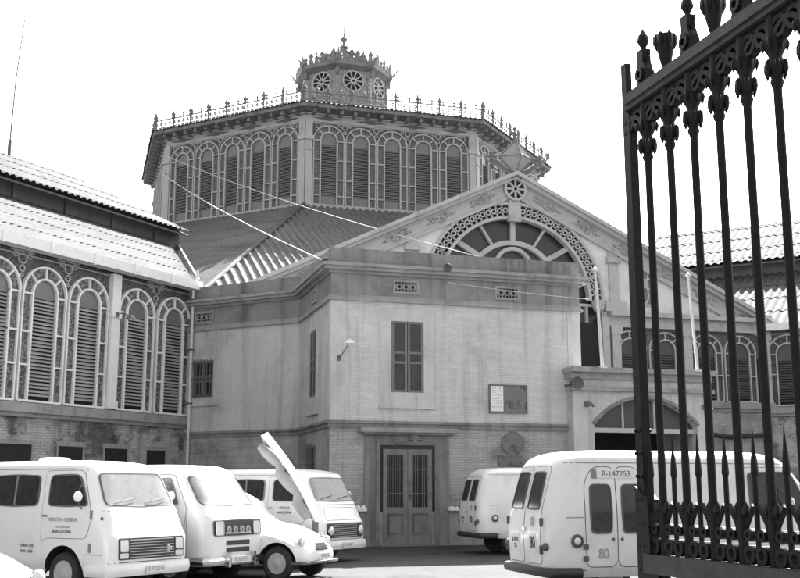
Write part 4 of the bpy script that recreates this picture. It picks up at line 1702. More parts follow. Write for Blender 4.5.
def snub_van(label, loc, az, variant):
    v = Vehicle('delivery_van', label, 'van', loc, az, VG)
    H = 2.08
    lv = [(0.34, -2.2, 2.10, 0.86, 0.16, 0.14), (0.50, -2.22, 2.16, 0.91, 0.18, 0.15), (0.85, -2.22, 2.14, 0.925, 0.18, 0.15), (1.00, -2.22, 2.06, 0.925, 0.2, 0.15),
          (1.30, -2.21, 1.93, 0.915, 0.22, 0.16), (1.34, -2.21, 1.90, 0.91, 0.22, 0.16), (1.86, -2.18, 1.62, 0.86, 0.24, 0.18), (1.92, -2.17, 1.58, 0.85, 0.24, 0.18),
          (1.985, -2.15, 1.53, 0.82, 0.25, 0.2), (2.04, -2.08, 1.28, 0.74, 0.3, 0.25), (2.07, -1.95, 1.08, 0.60, 0.3, 0.25), (2.08, -1.6, 0.8, 0.3, 0.25, 0.2)]
    fx = 1.15
    v.shell(lv, M['vanwhite'] if variant != 3 else M['vangrey'], [(fx, -0.82, 0.34), (-1.35, -0.82, 0.34), (fx, 0.82, 0.34), (-1.35, 0.82, 0.34)], 0.41, 0.42)
    for x in (fx, -1.35):
        v.wheel(x, -0.80)
        v.wheel(x, 0.80)
    gas = M['seam'] if variant != 3 else M['lightseam']
    # windscreen
    v.panel('front', [(-0.76, 1.36), (0.76, 1.36), (0.68, 1.86), (-0.68, 1.86)], M['glassgrey'] if variant == 1 else M['glassmid'], 'windscreen', rad=0.10, gasket=gas, gw=0.028)
    for s in (-1, 1):
        wmb = MB()
        h0, n0 = v.hit('front', s * 0.35 - 0.25, 1.39)
        h1, n1 = v.hit('front', s * 0.35 + 0.25, 1.46)
        wmb.tube([h0 + n0 * 0.02, (h0 + h1) / 2 + n0 * 0.035, h1 + n1 * 0.03], 0.008, 5)
        wmb.build('wiper', M['seam'], v.root)
    # cab door and side window, for each side
    for side in ('right', 'left'):
        d = v.panel(side, [(0.52, 0.52), (0.72, 0.95), (1.0, 0.92), (1.62, 0.62), (1.74, 1.28), (1.40, 1.90), (0.56, 1.90)] if False else
                    [(0.66, 0.80), (0.80, 0.86), (1.64, 0.86), (1.74, 1.2), (1.46, 1.90), (0.66, 1.90)], v.paint, 'cab_door', off=0.006, rad=0.09, gasket=M['lightseam'], gw=0.012, goff=0.003)
        v.panel(side, [(0.80, 1.36), (1.64, 1.36), (1.40, 1.82), (0.80, 1.82)], M['glass'], 'window', off=0.014, rad=0.09, gasket=gas, gw=0.026, goff=0.022)
        wd = v.panel(side, [(-0.50, 1.36), (0.52, 1.36), (0.52, 1.82), (-0.50, 1.82)], M['glass'], 'window', rad=0.09, gasket=gas, gw=0.03)
        mb = MB()
        mb.tube([v.hit(side, 0.01, z)[0] + v.hit(side, 0.01, z)[1] * 0.016 for z in (1.36, 1.5, 1.66, 1.82)], 0.016, 6)
        mb.build('window_bar', M['lightseam'], wd)
        v.seam(side, [(-0.75, 0.45), (-0.75, 1.93)])
        v.seam(side, [(-2.0, 1.93), (1.25, 1.93)])
        v.seam(side, [(-2.1, 0.62), (-1.85, 0.62)])
        v.seam(side, [(1.6, 0.62), (2.0, 0.62)], M['lightseam'])
        s = -1 if side == 'right' else 1
        for z in (1.22, 0.72):
            mb = MB()
            h, nr = v.hit(side, 1.73, z)
            mb.box(h.x - 0.02, h.x + 0.02, h.y - 0.018, h.y + 0.018, z - 0.07, z + 0.07)
            mb.build('door_hinge', M['lightseam'], d)
        mb = MB()
        h, nr = v.hit(side, 0.74, 1.20)
        mb.box(h.x - 0.06, h.x + 0.06, h.y - 0.03, h.y + 0.03, 1.185, 1.215)
        mb.build('door_handle', M['chrome'], d)
        h, nr = v.hit(side, 1.52, 1.46)
        v.mirror(h.x, h.y, 1.50, s)
        mb = MB()
        h, nr = v.hit(side, 1.9, 1.18)
        mb.lathe([(0.01, -0.02), (0.035, 0.0), (0.02, 0.03), (0.005, 0.035)], 8, (h.x, h.y, 1.16), 'y')
        mb.build('side_repeater', M['seam'], v.root)
    v.seam('front', [(-0.84, 1.27), (0.84, 1.27)])
    v.seam('front', [(-0.62, 1.20), (0.62, 1.20), (0.68, 0.93), (-0.68, 0.93), (-0.62, 1.20)])
    v.seam('front', [(-0.88, 0.50), (0.88, 0.50)], M['seam'])
    for s in (-1, 1):
        v.seam('front', [(s * 0.80, 1.9), (s * 0.82, 1.97), (0.0, 1.985)], M['lightseam'])
    # front grille with lamps
    gz0, gz1 = (0.54, 0.86)
    gr = v.panel('front', [(-0.74, gz0), (0.74, gz0), (0.74, gz1), (-0.74, gz1)], M['grille'], 'grille', rad=0.03, off=0.012)
    mb = MB()
    for i in range(7):
        z = gz0 + 0.03 + i * (gz1 - gz0 - 0.06) / 6
        h, nr = v.hit('front', 0, z)
        mb.box(h.x + 0.012, h.x + 0.026, -0.5, 0.5, z - 0.006, z + 0.006)
    if variant == 1:
        h, nr = v.hit('front', 0.4, 0.66)
        mb.m = Matrix.Translation((h.x + 0.03, 0.36, 0.68))
        mb.lathe([(0.08, -0.006), (0.08, 0.012), (0.06, 0.016)], 3, (0, 0, 0), 'x')
        mb.m = Matrix.Identity(4)
    mb.build('grille_slats', M['hub'], gr)
    for s in (-1, 1):
        if variant == 1:
            hl_ = v.panel('front', [(s * 0.63 - 0.09, 0.66), (s * 0.63 + 0.09, 0.66), (s * 0.63 + 0.09, 0.84), (s * 0.63 - 0.09, 0.84)], M['lamp'], 'headlight', off=0.022, rad=0.03, gasket=M['seam'], gw=0.012, goff=0.026)
            v.panel('front', [(s * 0.63 - 0.09, 0.56), (s * 0.63 + 0.09, 0.56), (s * 0.63 + 0.09, 0.64), (s * 0.63 - 0.09, 0.64)], M['lamp'], 'indicator', off=0.02, rad=0.02)
        else:
            h, nr = v.hit('front', s * 0.62, 0.70)
            headlight_round(v, h.x + 0.03, s * 0.62, 0.70, 0.10)
    v.bumper(2.17, 0.94, 0.28, 0.48, v.paint if variant == 1 else v.paint, wrap=0.5)
    pl_ = MB()
    pl_.box(2.238, 2.246, -0.2, 0.24, 0.325, 0.435)
    pl_.build('number_plate', M['plate'], v.root)
    text_mesh('B 742316' if variant == 1 else 'B 518407', 0.10, M['faintink'], v.root, (2.249, 0.02, 0.38), (PI / 2, 0, PI / 2), depth=0.001)
    if variant == 1:
        mb = MB()
        mb.lathe([(0.26, 2.05), (0.26, 2.10), (0.20, 2.13), (0.05, 2.14)], 20, (0.15, -0.25, 0))
        mb.build('roof_vent', v.paint, v.root, smooth=40)
        v.text('right', 'MARTIN GELIDA', 1.13, 1.14, 0.085, M['faintink'])
        v.text('right', 'PESCADOS', 1.13, 1.03, 0.05, M['faintink'], 1.3)
        v.text('right', 'BARCELONA', 1.13, 0.96, 0.07, M['seam'])
        v.text('right', 'TARA 1250', 0.36, 0.73, 0.065, M['seam'])
        v.text('right', 'PMA 2300', 0.36, 0.64, 0.065, M['seam'])
    else:
        v.text('right', 'FRUTAS', 1.13, 1.20, 0.08, M['ink'])
        v.text('right', 'BARCELONA', 1.13, 1.10, 0.07, M['ink'])
    return v


def place(fr_px, d, az, lx, ly):
    """position of a vehicle from the ground point of its front right corner (lx, ly in its own frame)"""
    X = fr_px * d
    h = azv(az)
    left = azv(az - 90)
    p = Vector((X, d, 0)) - h * lx - left * ly
    return (p.x, p.y)


v1 = snub_van('white snub-nosed van with lettering on its door and a round roof vent', place((121 - 400) / 1057, 16.8, 119.5, 2.1, -0.9), 119.5, 1)
v3 = snub_van('off-white snub-nosed van with black grille standing nearest the corner building', place((324 - 400) / 1057, 24.3, 119.5, 2.1, -0.9), 119.5, 3)


def round_nose_van(label, loc, az):
    v = Vehicle('delivery_van', label, 'van', loc, az, VG)
    lv = [(0.32, -2.1, 2.02, 0.78, 0.2, 0.14), (0.45, -2.12, 2.08, 0.82, 0.22, 0.15), (0.80, -2.12, 2.08, 0.84, 0.22, 0.15), (1.10, -2.12, 2.05, 0.84, 0.22, 0.16),
          (1.24, -2.11, 1.95, 0.835, 0.24, 0.16), (1.34, -2.11, 1.88, 0.83, 0.26, 0.16), (1.80, -2.08, 1.52, 0.785, 0.28, 0.2), (1.90, -2.05, 1.44, 0.76, 0.28, 0.22),
          (1.98, -1.98, 1.34, 0.70, 0.28, 0.25), (2.03, -1.85, 1.18, 0.58, 0.28, 0.25), (2.05, -1.5, 0.75, 0.3, 0.25, 0.2)]
    v.shell(lv, M['vanwhite'], [(1.25, -0.74, 0.33), (-1.3, -0.74, 0.33), (1.25, 0.74, 0.33), (-1.3, 0.74, 0.33)], 0.39, 0.4)
    for x in (1.25, -1.3):
        v.wheel(x, -0.72)
        v.wheel(x, 0.72)
    v.panel('front', [(-0.73, 1.35), (0.73, 1.35), (0.65, 1.84), (-0.65, 1.84)], M['glassmid'], 'windscreen', rad=0.10, gasket=M['seam'], gw=0.02)
    for side in ('right', 'left'):
        s = -1 if side == 'right' else 1
        d = v.panel(side, [(0.40, 0.50), (0.80, 0.50), (0.84, 0.78), (1.10, 0.82), (1.55, 0.86), (1.60, 1.30), (1.26, 1.86), (0.40, 1.86)], v.paint, 'cab_door', off=0.006, rad=0.08, gasket=M['lightseam'], gw=0.012, goff=0.003)
        v.panel(side, [(0.50, 1.36), (0.92, 1.36), (0.92, 1.79), (0.50, 1.79)], M['glass'], 'window', off=0.014, rad=0.05, gasket=M['lightseam'], gw=0.02, goff=0.022)
        v.panel(side, [(0.99, 1.36), (1.42, 1.36), (1.20, 1.79), (0.99, 1.79)], M['glassgrey'], 'quarter_window', off=0.014, rad=0.05, gasket=M['lightseam'], gw=0.02, goff=0.022)
        v.panel(side, [(-1.2, 1.36), (0.1, 1.36), (0.1, 1.78), (-1.2, 1.78)], M['glass'], 'window', rad=0.07, gasket=M['lightseam'], gw=0.025)
        v.seam(side, [(-1.9, 1.87), (1.15, 1.87)])
        v.seam(side, [(1.62, 0.5), (1.62, 1.2)])
    gr = v.panel('front', [(-0.66, 0.82), (0.66, 0.82), (0.66, 1.08), (-0.66, 1.08)], M['grille'], 'grille', rad=0.05, off=0.012, gasket=M['lightseam'], gw=0.014)
    mb = MB()
    h, nr = v.hit('front', 0, 0.95)
    for i in range(4):
        y = -0.27 + i * 0.18
        mb.lathe([(0.06, -0.01), (0.06, 0.02), (0.035, 0.022), (0.035, 0.0)], 12, (h.x + 0.015, y, 0.92), 'x')
    mb.box(h.x + 0.01, h.x + 0.03, -0.36, 0.36, 0.85, 0.875)
    mb.build('badge', M['hub'], gr)
    for s in (-1, 1):
        v.panel('front', [(s * 0.52 - 0.10, 0.84), (s * 0.52 + 0.10, 0.84), (s * 0.52 + 0.10, 1.05), (s * 0.52 - 0.10, 1.05)], M['lamp'], 'headlight', off=0.028, rad=0.04, gasket=M['chrome'], gw=0.015, goff=0.034, thick=0.02)
    v.seam('front', [(-0.74, 1.30), (0.74, 1.30)])
    v.seam('front', [(-0.74, 1.14), (0.74, 1.14)])
    for z in (0.70, 0.58):
        v.panel('front', [(-0.32, z - 0.04), (0.32, z - 0.04), (0.32, z + 0.04), (-0.32, z + 0.04)], M['grille'], 'air_slot', rad=0.02, off=0.012)
    v.bumper(2.1, 0.86, 0.34, 0.48, M['chrome'], wrap=0.5)
    for s in (-1, 1):
        mb = MB()
        mb.box(2.12, 2.20, s * 0.35 - 0.03, s * 0.35 + 0.03, 0.30, 0.54)
        mb.build('overrider', M['chrome'], v.root)
    pl_ = MB()
    pl_.box(2.165, 2.175, -0.27, 0.27, 0.36, 0.47)
    pl_.build('number_plate', M['plate'], v.root)
    text_mesh('B 365921', 0.10, M['faintink'], v.root, (2.178, 0.0, 0.415), (PI / 2, 0, PI / 2), depth=0.001)
    return v


v2 = round_nose_van('white round-nosed van with four round badges across its grille', place((213 - 400) / 1057, 18.7, 119.5, 2.0, -0.8), 119.5)

RG = 'round-cornered vans in the yard'


def round_van(label, loc, az, big):
    """round-cornered van seen from its rear left"""
    v = Vehicle('panel_van', label, 'van', loc, az, RG)
    lv = [(0.40, -2.15, 2.35, 0.80, 0.25, 0.22), (0.55, -2.22, 2.40, 0.86, 0.3, 0.26), (0.95, -2.25, 2.42, 0.885, 0.32, 0.28), (1.25, -2.22, 2.38, 0.885, 0.34, 0.28),
          (1.36, -2.20, 2.28, 0.88, 0.36, 0.28), (1.80, -2.08, 1.92, 0.84, 0.38, 0.30), (1.95, -2.02, 1.80, 0.815, 0.38, 0.32), (2.04, -1.96, 1.70, 0.78, 0.38, 0.34), (2.11, -1.84, 1.56, 0.69, 0.38, 0.34), (2.155, -1.65, 1.32, 0.55, 0.3, 0.3), (2.175, -1.2, 1.00, 0.3, 0.2, 0.2)]
    v.shell(lv, M['vangrey'], [(1.6, -0.78, 0.33), (1.6, 0.78, 0.33)], 0.39, 0.4)
    for x, y in ((1.6, 0.76), (-1.25, 0.66)):
        v.wheel(x, -y)
        v.wheel(x, y)
    # rear doors (the rear view looks along +x; left of the van is +y)
    for s in (-1, 1):
        y0, y1 = sorted((s * 0.02, s * 0.64))
        d = v.panel('rear', [(y0, 0.58), (y1, 0.58), (y1 * 0.95 if s > 0 else y1, 1.93), (y0 if s > 0 else y0 * 0.95, 1.93)], v.paint, 'rear_door', off=0.006, rad=0.10, gasket=M['lightseam'], gw=0.012, goff=0.003)
        a_, b_ = sorted((s * 0.10, s * 0.54))
        v.panel('rear', [(a_, 1.34), (b_, 1.34), (b_ * 0.93 if s > 0 else b_, 1.84), (a_ if s > 0 else a_ * 0.93, 1.84)], M['glass'], 'rear_window', off=0.014, rad=0.05, gasket=M['seam'], gw=0.02, goff=0.022)
        for z in (0.78, 1.15):
            h, nr = v.hit('rear', s * 0.66, z)
            mb = MB()
            mb.lathe([(0.02, -0.06), (0.028, -0.05), (0.028, 0.05), (0.02, 0.06)], 8, h + nr * 0.015)
            mb.build('door_hinge', M['seam'], d)
        h, nr = v.hit('rear', s * 0.74, 0.82)
        mb = MB()
        mb.lathe([(0.02, -0.02), (0.055, 0.0), (0.055, 0.02), (0.03, 0.05), (0.005, 0.055)], 12)
        mr = nr.to_track_quat('Z', 'Y').to_matrix().to_4x4()
        mb.v = [Matrix.Translation(h) @ mr @ p for p in mb.v]
        mb.build('tail_lamp', M['seam'], v.root, smooth=40)
    h, nr = v.hit('rear', -0.06, 1.05)
    mb = MB()
    mb.box(h.x - 0.04, h.x, -0.1, -0.02, 1.03, 1.07)
    mb.build('door_handle', M['chrome'], v.root)
    v.text('rear', '80', -0.36, 0.86, 0.24, M['ink'], 0.85)
    pts = []
    p80 = [(-0.36 - 0.15, 0.73), (-0.36 + 0.15, 0.73), (-0.36 + 0.15, 0.99), (-0.36 - 0.15, 0.99)]
    v.panel('rear', p80, M['plate'], 'speed_disc', off=0.011, rad=0.12)
    v.panel('rear', [(0.16, 0.74), (0.50, 0.74), (0.50, 0.96), (0.16, 0.96)], M['plate'], 'number_plate', off=0.012, rad=0.02)
    v.text('rear', 'B-1472', 0.33, 0.885, 0.09, M['seam'])
    v.text('rear', '53', 0.33, 0.795, 0.09, M['seam'])
    # maker badge: small disc with a ring
    h, nr = v.hit('rear', -0.33, 1.16)
    mr = Matrix.Translation(h + nr * 0.008) @ nr.to_track_quat('Z', 'Y').to_matrix().to_4x4()
    mb = MB()
    mb.lathe([(0.075, 0.0), (0.075, 0.01), (0.055, 0.012), (0.05, 0.004)], 18)
    mb.box(-0.01, 0.01, -0.06, 0.06, 0.0, 0.012)
    mb.box(-0.05, 0.05, -0.012, 0.012, 0.0, 0.014)
    mb.v = [mr @ p for p in mb.v]
    mb.build('badge', M['hub'], v.root)
    # sides: right side faces the camera
    for side in ('right', 'left'):
        v.seam(side, [(-1.95, 1.22), (-1.68, 1.22)])
        v.seam(side, [(-1.9, 1.98), (1.8, 1.98)])
        v.seam(side, [(-1.9, 0.5), (-1.65, 0.5)])
        h, nr = v.hit(side, -1.80, 0.90)
        s = -1 if side == 'right' else 1
        mb = MB()
        mb.lathe([(0.085, s * 0.0), (0.095, s * 0.02), (0.072, s * 0.03), (0.068, s * 0.005)], 20, (h.x, h.y, h.z), 'y')
        fc = mb.build('fuel_cap', M['seam'], v.root, smooth=30)
        mb = MB()
        mb.lathe([(0.055, s * 0.004), (0.05, s * 0.03), (0.03, s * 0.045), (0.005, s * 0.046)], 14, (h.x, h.y, h.z), 'y')
        mb.build('cap_lid', M['lamp'], fc, smooth=40)
        # side double door under one rounded outline
        for k, (xa, xb) in enumerate(() if not big else ((-1.66, -1.19), (-1.175, -0.70))):
            poly = [(xa, 0.55), (xb, 0.55), (xb, 1.92), (xa + (0.14 if k == 0 else 0), 1.92), (xa, 1.70)] if k == 0 else [(xa, 0.55), (xb, 0.55), (xb, 1.70), (xb - 0.14, 1.92), (xa, 1.92)]
            d = v.panel(side, poly, v.paint, 'side_door', off=0.007, rad=0.12, gasket=M['seam'], gw=0.012, goff=0.003)
            v.panel(side, [(xa + 0.085, 1.02), (xb - 0.085, 1.02), (xb - 0.085, 1.66), (xa + 0.085, 1.66)], M['glass'], 'side_window', off=0.015, rad=0.07, gasket=M['seam'], gw=0.024, goff=0.024)
            hx = xa - 0.01 if k == 0 else xb + 0.01
            for z in (0.66, 0.82):
                h, nr = v.hit(side, hx, z)
                mb = MB()
                mb.box(h.x - 0.035, h.x + 0.035, h.y - 0.03, h.y + 0.03, z - 0.035, z + 0.035)
                mb.build('door_hinge', M['seam'], d)
            h, nr = v.hit(side, xa + 0.06 if k else xb - 0.06, 0.92)
            mb = MB()
            mb.lathe([(0.02, -0.02), (0.03, 0), (0.02, 0.03)], 8, (h.x, h.y, 0.92), 'y')
            mb.build('door_handle', M['irondark'], d)
        if big:
            v.text(side, '80', -1.40, 0.72, 0.20, M['faintink'], 0.8)
            v.panel(side, [(-1.46, 1.76), (-0.86, 1.76), (-0.86, 1.885), (-1.46, 1.885)], M['plate'], 'number_plate', off=0.016, rad=0.015)
            v.panel(side, [(-1.54, 1.76), (-1.46, 1.76), (-1.46, 1.885), (-1.54, 1.885)], M['lightseam'], 'plate_lamp', off=0.018, rad=0.015)
            v.text(side, 'B-147253', -1.16, 1.822, 0.115, M['seam'])
            v.seam(side, [(-1.58, 1.72), (-0.76, 1.72)], M['seam'], 0.016)
        v.panel(side, [(0.85, 0.55), (1.2, 0.80), (1.85, 0.85), (2.02, 1.3), (1.70, 1.92), (0.85, 1.92)], v.paint, 'cab_door', off=0.006, rad=0.08, gasket=M['lightseam'], gw=0.012, goff=0.003)
        v.panel(side, [(0.96, 1.33), (1.88, 1.33), (1.66, 1.84), (0.96, 1.84)], M['glass'], 'window', off=0.014, rad=0.07, gasket=M['seam'], gw=0.024, goff=0.022)
        h, nr = v.hit(side, 1.45, 1.36)
        v.mirror(h.x, h.y, 1.42, s)
    v.panel('front', [(-0.70, 1.38), (0.70, 1.38), (0.62, 1.86), (-0.62, 1.86)], M['glassmid'], 'windscreen', rad=0.12, gasket=M['seam'], gw=0.025)
    for s in (-1, 1):
        h, nr = v.hit('front', s * 0.5, 0.9)
        headlight_round(v, h.x + 0.03, s * 0.5, 0.9, 0.10)
    v.bumper(-2.24, 0.90, 0.40, 0.54, M['grille'], wrap=0.5, rear=True)
    return v


def place_rear(px, d, az, lx, ly):
    return place(px, d, az, lx, ly)


round_van('off-white round-cornered van half hidden by the iron gate, marked 80 on its doors', place((553 - 400) / 1057, 15.3, 75.5, -2.05, -0.86), 75.5, True)
round_van('far off-white round-cornered van standing close to the annex wall by the door', place((482 - 400) / 1057, 27.6, 75.5, -2.05, -0.86), 75.5, False)


# small rounded saloon built from sections
def car_shell(v, stations, paint):
    mb = MB()
    st = catmull(stations, 4)
    n = None
    for (x, zb, w_, zbelt, zt, wt) in st:
        half = [(w_ * 0.93, zb), (w_, zb + (zbelt - zb) * 0.25), (w_ * 1.0, zb + (zbelt - zb) * 0.7), (w_ * 0.96, zbelt), (wt + (w_ * 0.93 - wt) * 0.5, zbelt + (zt - zbelt) * 0.55), (wt, zbelt + (zt - zbelt) * 0.88), (wt * 0.55, zbelt + (zt - zbelt) * 0.98)]
        sm = []
        P = [(y, z) for y, z in half] + [(0, zt)] + [(-y, z) for y, z in reversed(half)]
        n = len(P)
        mb.v += [Vector((x, -y, z)) for y, z in P]
    k = len(st)
    for i in range(k - 1):
        for j in range(n):
            mb.f.append([i * n + j, i * n + (j + 1) % n, (i + 1) * n + (j + 1) % n, (i + 1) * n + j])
            mb.mi.append(0)
    mb.f += [list(range(n)), list(range((k - 1) * n, k * n))]
    mb.mi += [0, 0]
    v.paint = paint
    o = mb.build('body', [paint, M['under']], v.root, smooth=50)
    return o


def small_car(label, loc, az, group):
    v = Vehicle('small_car', label, 'car', loc, az, group)
    st = [(-1.85, 0.45, 0.50, 0.68, 0.74, 0.40), (-1.6, 0.36, 0.62, 0.85, 1.02, 0.45), (-1.15, 0.32, 0.68, 0.96, 1.44, 0.50), (-0.4, 0.32, 0.70, 0.98, 1.60, 0.53), (0.1, 0.32, 0.70, 0.98, 1.56, 0.52),
          (0.34, 0.32, 0.71, 0.96, 1.40, 0.52), (0.66, 0.30, 0.73, 0.90, 1.08, 0.48), (0.85, 0.28, 0.745, 0.84, 1.02, 0.40), (1.2, 0.28, 0.75, 0.78, 0.97, 0.36), (1.5, 0.28, 0.74, 0.70, 0.88, 0.33), (1.7, 0.29, 0.70, 0.60, 0.77, 0.31), (1.83, 0.31, 0.62, 0.52, 0.66, 0.30), (1.90, 0.34, 0.50, 0.46, 0.56, 0.28)]
    o = car_shell(v, st, M['vanwhite'])
    v.finish(o, [(1.36, -0.62, 0.30), (1.36, 0.62, 0.30), (-1.25, -0.7, 0.30), (-1.25, 0.7, 0.30)], 0.37, 0.34)
    for x in (1.36, -1.25):
        v.wheel(x, -0.65, 0.30, 0.16)
        v.wheel(x, 0.65, 0.30, 0.16)
    v.panel('front', [(-0.52, 1.10), (0.52, 1.10), (0.48, 1.40), (-0.48, 1.40)], M['glassmid'], 'windscreen', rad=0.06, gasket=M['lightseam'], gw=0.02)
    for side in ('right', 'left'):
        v.panel(side, [(-0.30, 1.03), (0.38, 1.03), (0.20, 1.40), (-0.30, 1.40)], M['glass'], 'window', rad=0.05, gasket=M['lightseam'], gw=0.02)
        v.panel(side, [(-1.0, 1.03), (-0.40, 1.03), (-0.40, 1.40), (-0.85, 1.36)], M['glass'], 'window', rad=0.05, gasket=M['lightseam'], gw=0.02)
        v.seam(side, [(0.50, 0.4), (0.56, 0.95)])
        v.seam(side, [(-0.36, 0.36), (-0.36, 1.0)])
    gr = v.panel('front', [(-0.24, 0.52), (0.24, 0.52), (0.21, 0.66), (-0.21, 0.66)], M['grille'], 'grille', rad=0.03, off=0.01, gasket=M['chrome'], gw=0.015)
    mb = MB()
    for i in range(5):
        h, nr = v.hit('front', 0, 0.54 + i * 0.025)
        mb.box(h.x + 0.012, h.x + 0.022, -0.19, 0.19, 0.537 + i * 0.025, 0.545 + i * 0.025)
    mb.build('grille_slats', M['chrome'], gr)
    pl_ = MB()
    pl_.box(1.965, 1.975, -0.22, 0.22, 0.36, 0.47)
    pl_.build('number_plate', M['plate'], v.root)
    text_mesh('B 90418', 0.10, M['faintink'], v.root, (1.978, 0, 0.415), (PI / 2, 0, PI / 2), depth=0.001)
    v.bumper(1.94, 0.70, 0.285, 0.335, M['seam'], wrap=0.3, t=0.05)
    for s in (-1, 1):
        h, nr = v.hit('front', s * 0.52, 0.66)
        headlight_round(v, h.x + 0.035, s * 0.52, 0.67, 0.085, 0.12)
    # bonnet vents and seam
    for s in (-1, 1):
        v.seam('right' if s < 0 else 'left', [(0.72, 0.88), (1.2, 0.84), (1.6, 0.72)], M['lightseam'])
    return v


CG = 'small rounded cars'
small_car('small white rounded car with bulging front wings, squeezed between two vans', place((284 - 400) / 1057, 19.95, 112, 1.36, -0.65), 112, CG)
small_car('small white car in front of the lettered van, only its bonnet in view', place((24 - 400) / 1057, 11.6, 122, 1.75, 0.1), 122, CG)

# low saloon behind the small car with its long front-hinged bonnet standing open
sv_ = Vehicle('saloon_car', 'white saloon hidden behind the small car with its long bonnet raised on end', 'car', place((322 - 400) / 1057, 23.3, 84, 1.95, 0.0), 84, None)
st = [(-1.9, 0.5, 0.6, 0.74, 0.80, 0.5), (-1.6, 0.35, 0.72, 0.84, 0.92, 0.55), (-1.1, 0.32, 0.74, 0.88, 1.22, 0.52), (-0.6, 0.32, 0.74, 0.88, 1.36, 0.52), (-0.2, 0.32, 0.74, 0.88, 1.36, 0.52), (0.3, 0.32, 0.74, 0.86, 1.05, 0.56), (0.5, 0.32, 0.73, 0.84, 0.90, 0.58), (1.2, 0.34, 0.72, 0.78, 0.82, 0.58), (1.85, 0.36, 0.68, 0.70, 0.76, 0.5), (1.98, 0.42, 0.6, 0.6, 0.66, 0.45)]
o = car_shell(sv_, st, M['vanwhite'])
sv_.finish(o, [(1.3, -0.7, 0.30), (1.3, 0.7, 0.30), (-1.25, -0.7, 0.30), (-1.25, 0.7, 0.30)], 0.36, 0.3)
for x in (1.3, -1.25):
    sv_.wheel(x, -0.66, 0.30, 0.16)
    sv_.wheel(x, 0.66, 0.30, 0.16)
for s in (-1, 1):
    h, nr = sv_.hit('front', s * 0.5, 0.58)
    headlight_round(sv_, h.x + 0.03, s * 0.5, 0.60, 0.09)
sv_.panel('front', [(-0.5, 0.96), (0.5, 0.96), (0.45, 1.24), (-0.45, 1.24)], M['glass'], 'windscreen', rad=0.06)
sv_.bumper(1.97, 0.72, 0.36, 0.46, M['chrome'], wrap=0.2, t=0.06)
# raised bonnet: hinge at the nose, panel leaning back; curved sheet with ribs on its underside
bo = MB()
bl_, nb_, nw_ = 2.15, 16, 10
ang = R(57)
dirv = Vector((-math.cos(ang), 0, math.sin(ang)))
nrm = Vector((math.sin(ang), 0, math.cos(ang)))
base = Vector((1.88, 0, 0.93))


def bon(f, g_, side):
    w_ = 0.44 + 0.10 * math.sin(PI * min(1, f * 1.1)) - 0.10 * max(0, f - 0.85) / 0.15
    crown = 0.15 * (1 - (2 * g_) ** 2) + 0.08 * math.sin(PI * f)
    return base + dirv * (bl_ * f) + Vector((0, 1, 0)) * (g_ * 2 * w_) + nrm * (crown - (0.025 if side else 0))


P, F = [], []
for side in (0, 1):
    for i in range(nb_ + 1):
        for j in range(nw_ + 1):
            P.append(bon(i / nb_, j / nw_ - 0.5, side))
W1 = nw_ + 1
off_ = (nb_ + 1) * W1
for i in range(nb_):
    for j in range(nw_):
        a_ = i * W1 + j
        F.append((a_, a_ + 1, a_ + W1 + 1, a_ + W1))
        F.append((off_ + a_, off_ + a_ + W1, off_ + a_ + W1 + 1, off_ + a_ + 1))
for i in range(nb_):
    for j in (0, nw_):
        a_ = i * W1 + j
        F.append((a_, a_ + W1, off_ + a_ + W1, off_ + a_))
for j in range(nw_):
    for i in (0, nb_):
        a_ = i * W1 + j
        F.append((a_, a_ + 1, off_ + a_ + 1, off_ + a_))
bo.add(P, F)
bno = bo.build('bonnet', M['canvas'], sv_.root, smooth=50)
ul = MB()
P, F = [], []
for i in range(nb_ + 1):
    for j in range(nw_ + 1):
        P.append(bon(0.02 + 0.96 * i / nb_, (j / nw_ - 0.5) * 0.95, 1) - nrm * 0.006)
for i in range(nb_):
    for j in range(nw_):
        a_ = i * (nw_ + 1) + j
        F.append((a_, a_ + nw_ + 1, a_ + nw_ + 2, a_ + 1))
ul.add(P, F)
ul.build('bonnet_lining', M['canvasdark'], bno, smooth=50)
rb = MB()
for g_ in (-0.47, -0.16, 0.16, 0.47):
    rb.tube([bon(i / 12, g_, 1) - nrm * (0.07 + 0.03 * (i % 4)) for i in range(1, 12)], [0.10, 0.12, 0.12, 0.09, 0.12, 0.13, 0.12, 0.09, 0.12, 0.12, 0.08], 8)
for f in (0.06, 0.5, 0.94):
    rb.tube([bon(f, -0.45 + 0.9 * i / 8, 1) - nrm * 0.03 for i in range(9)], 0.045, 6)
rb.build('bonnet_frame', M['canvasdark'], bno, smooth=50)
for y_ in (-0.45, 0.38):
    lt = MB()
    lt.box(1.82, 1.93, y_, y_ + 0.07, 0.70, 0.95)
    lt.build('bonnet_hinge', M['seam'], sv_.root)

# ------------------------------------------------------------------ the open iron gate
GP = Vector(((640 - 400) / 1057 * 6, 6, 0))
gt = thing('iron_gate', 'tall black wrought-iron gate leaf standing open, with spear and tulip finials', 'gate', GP, R(90 + 16.5 + 180))
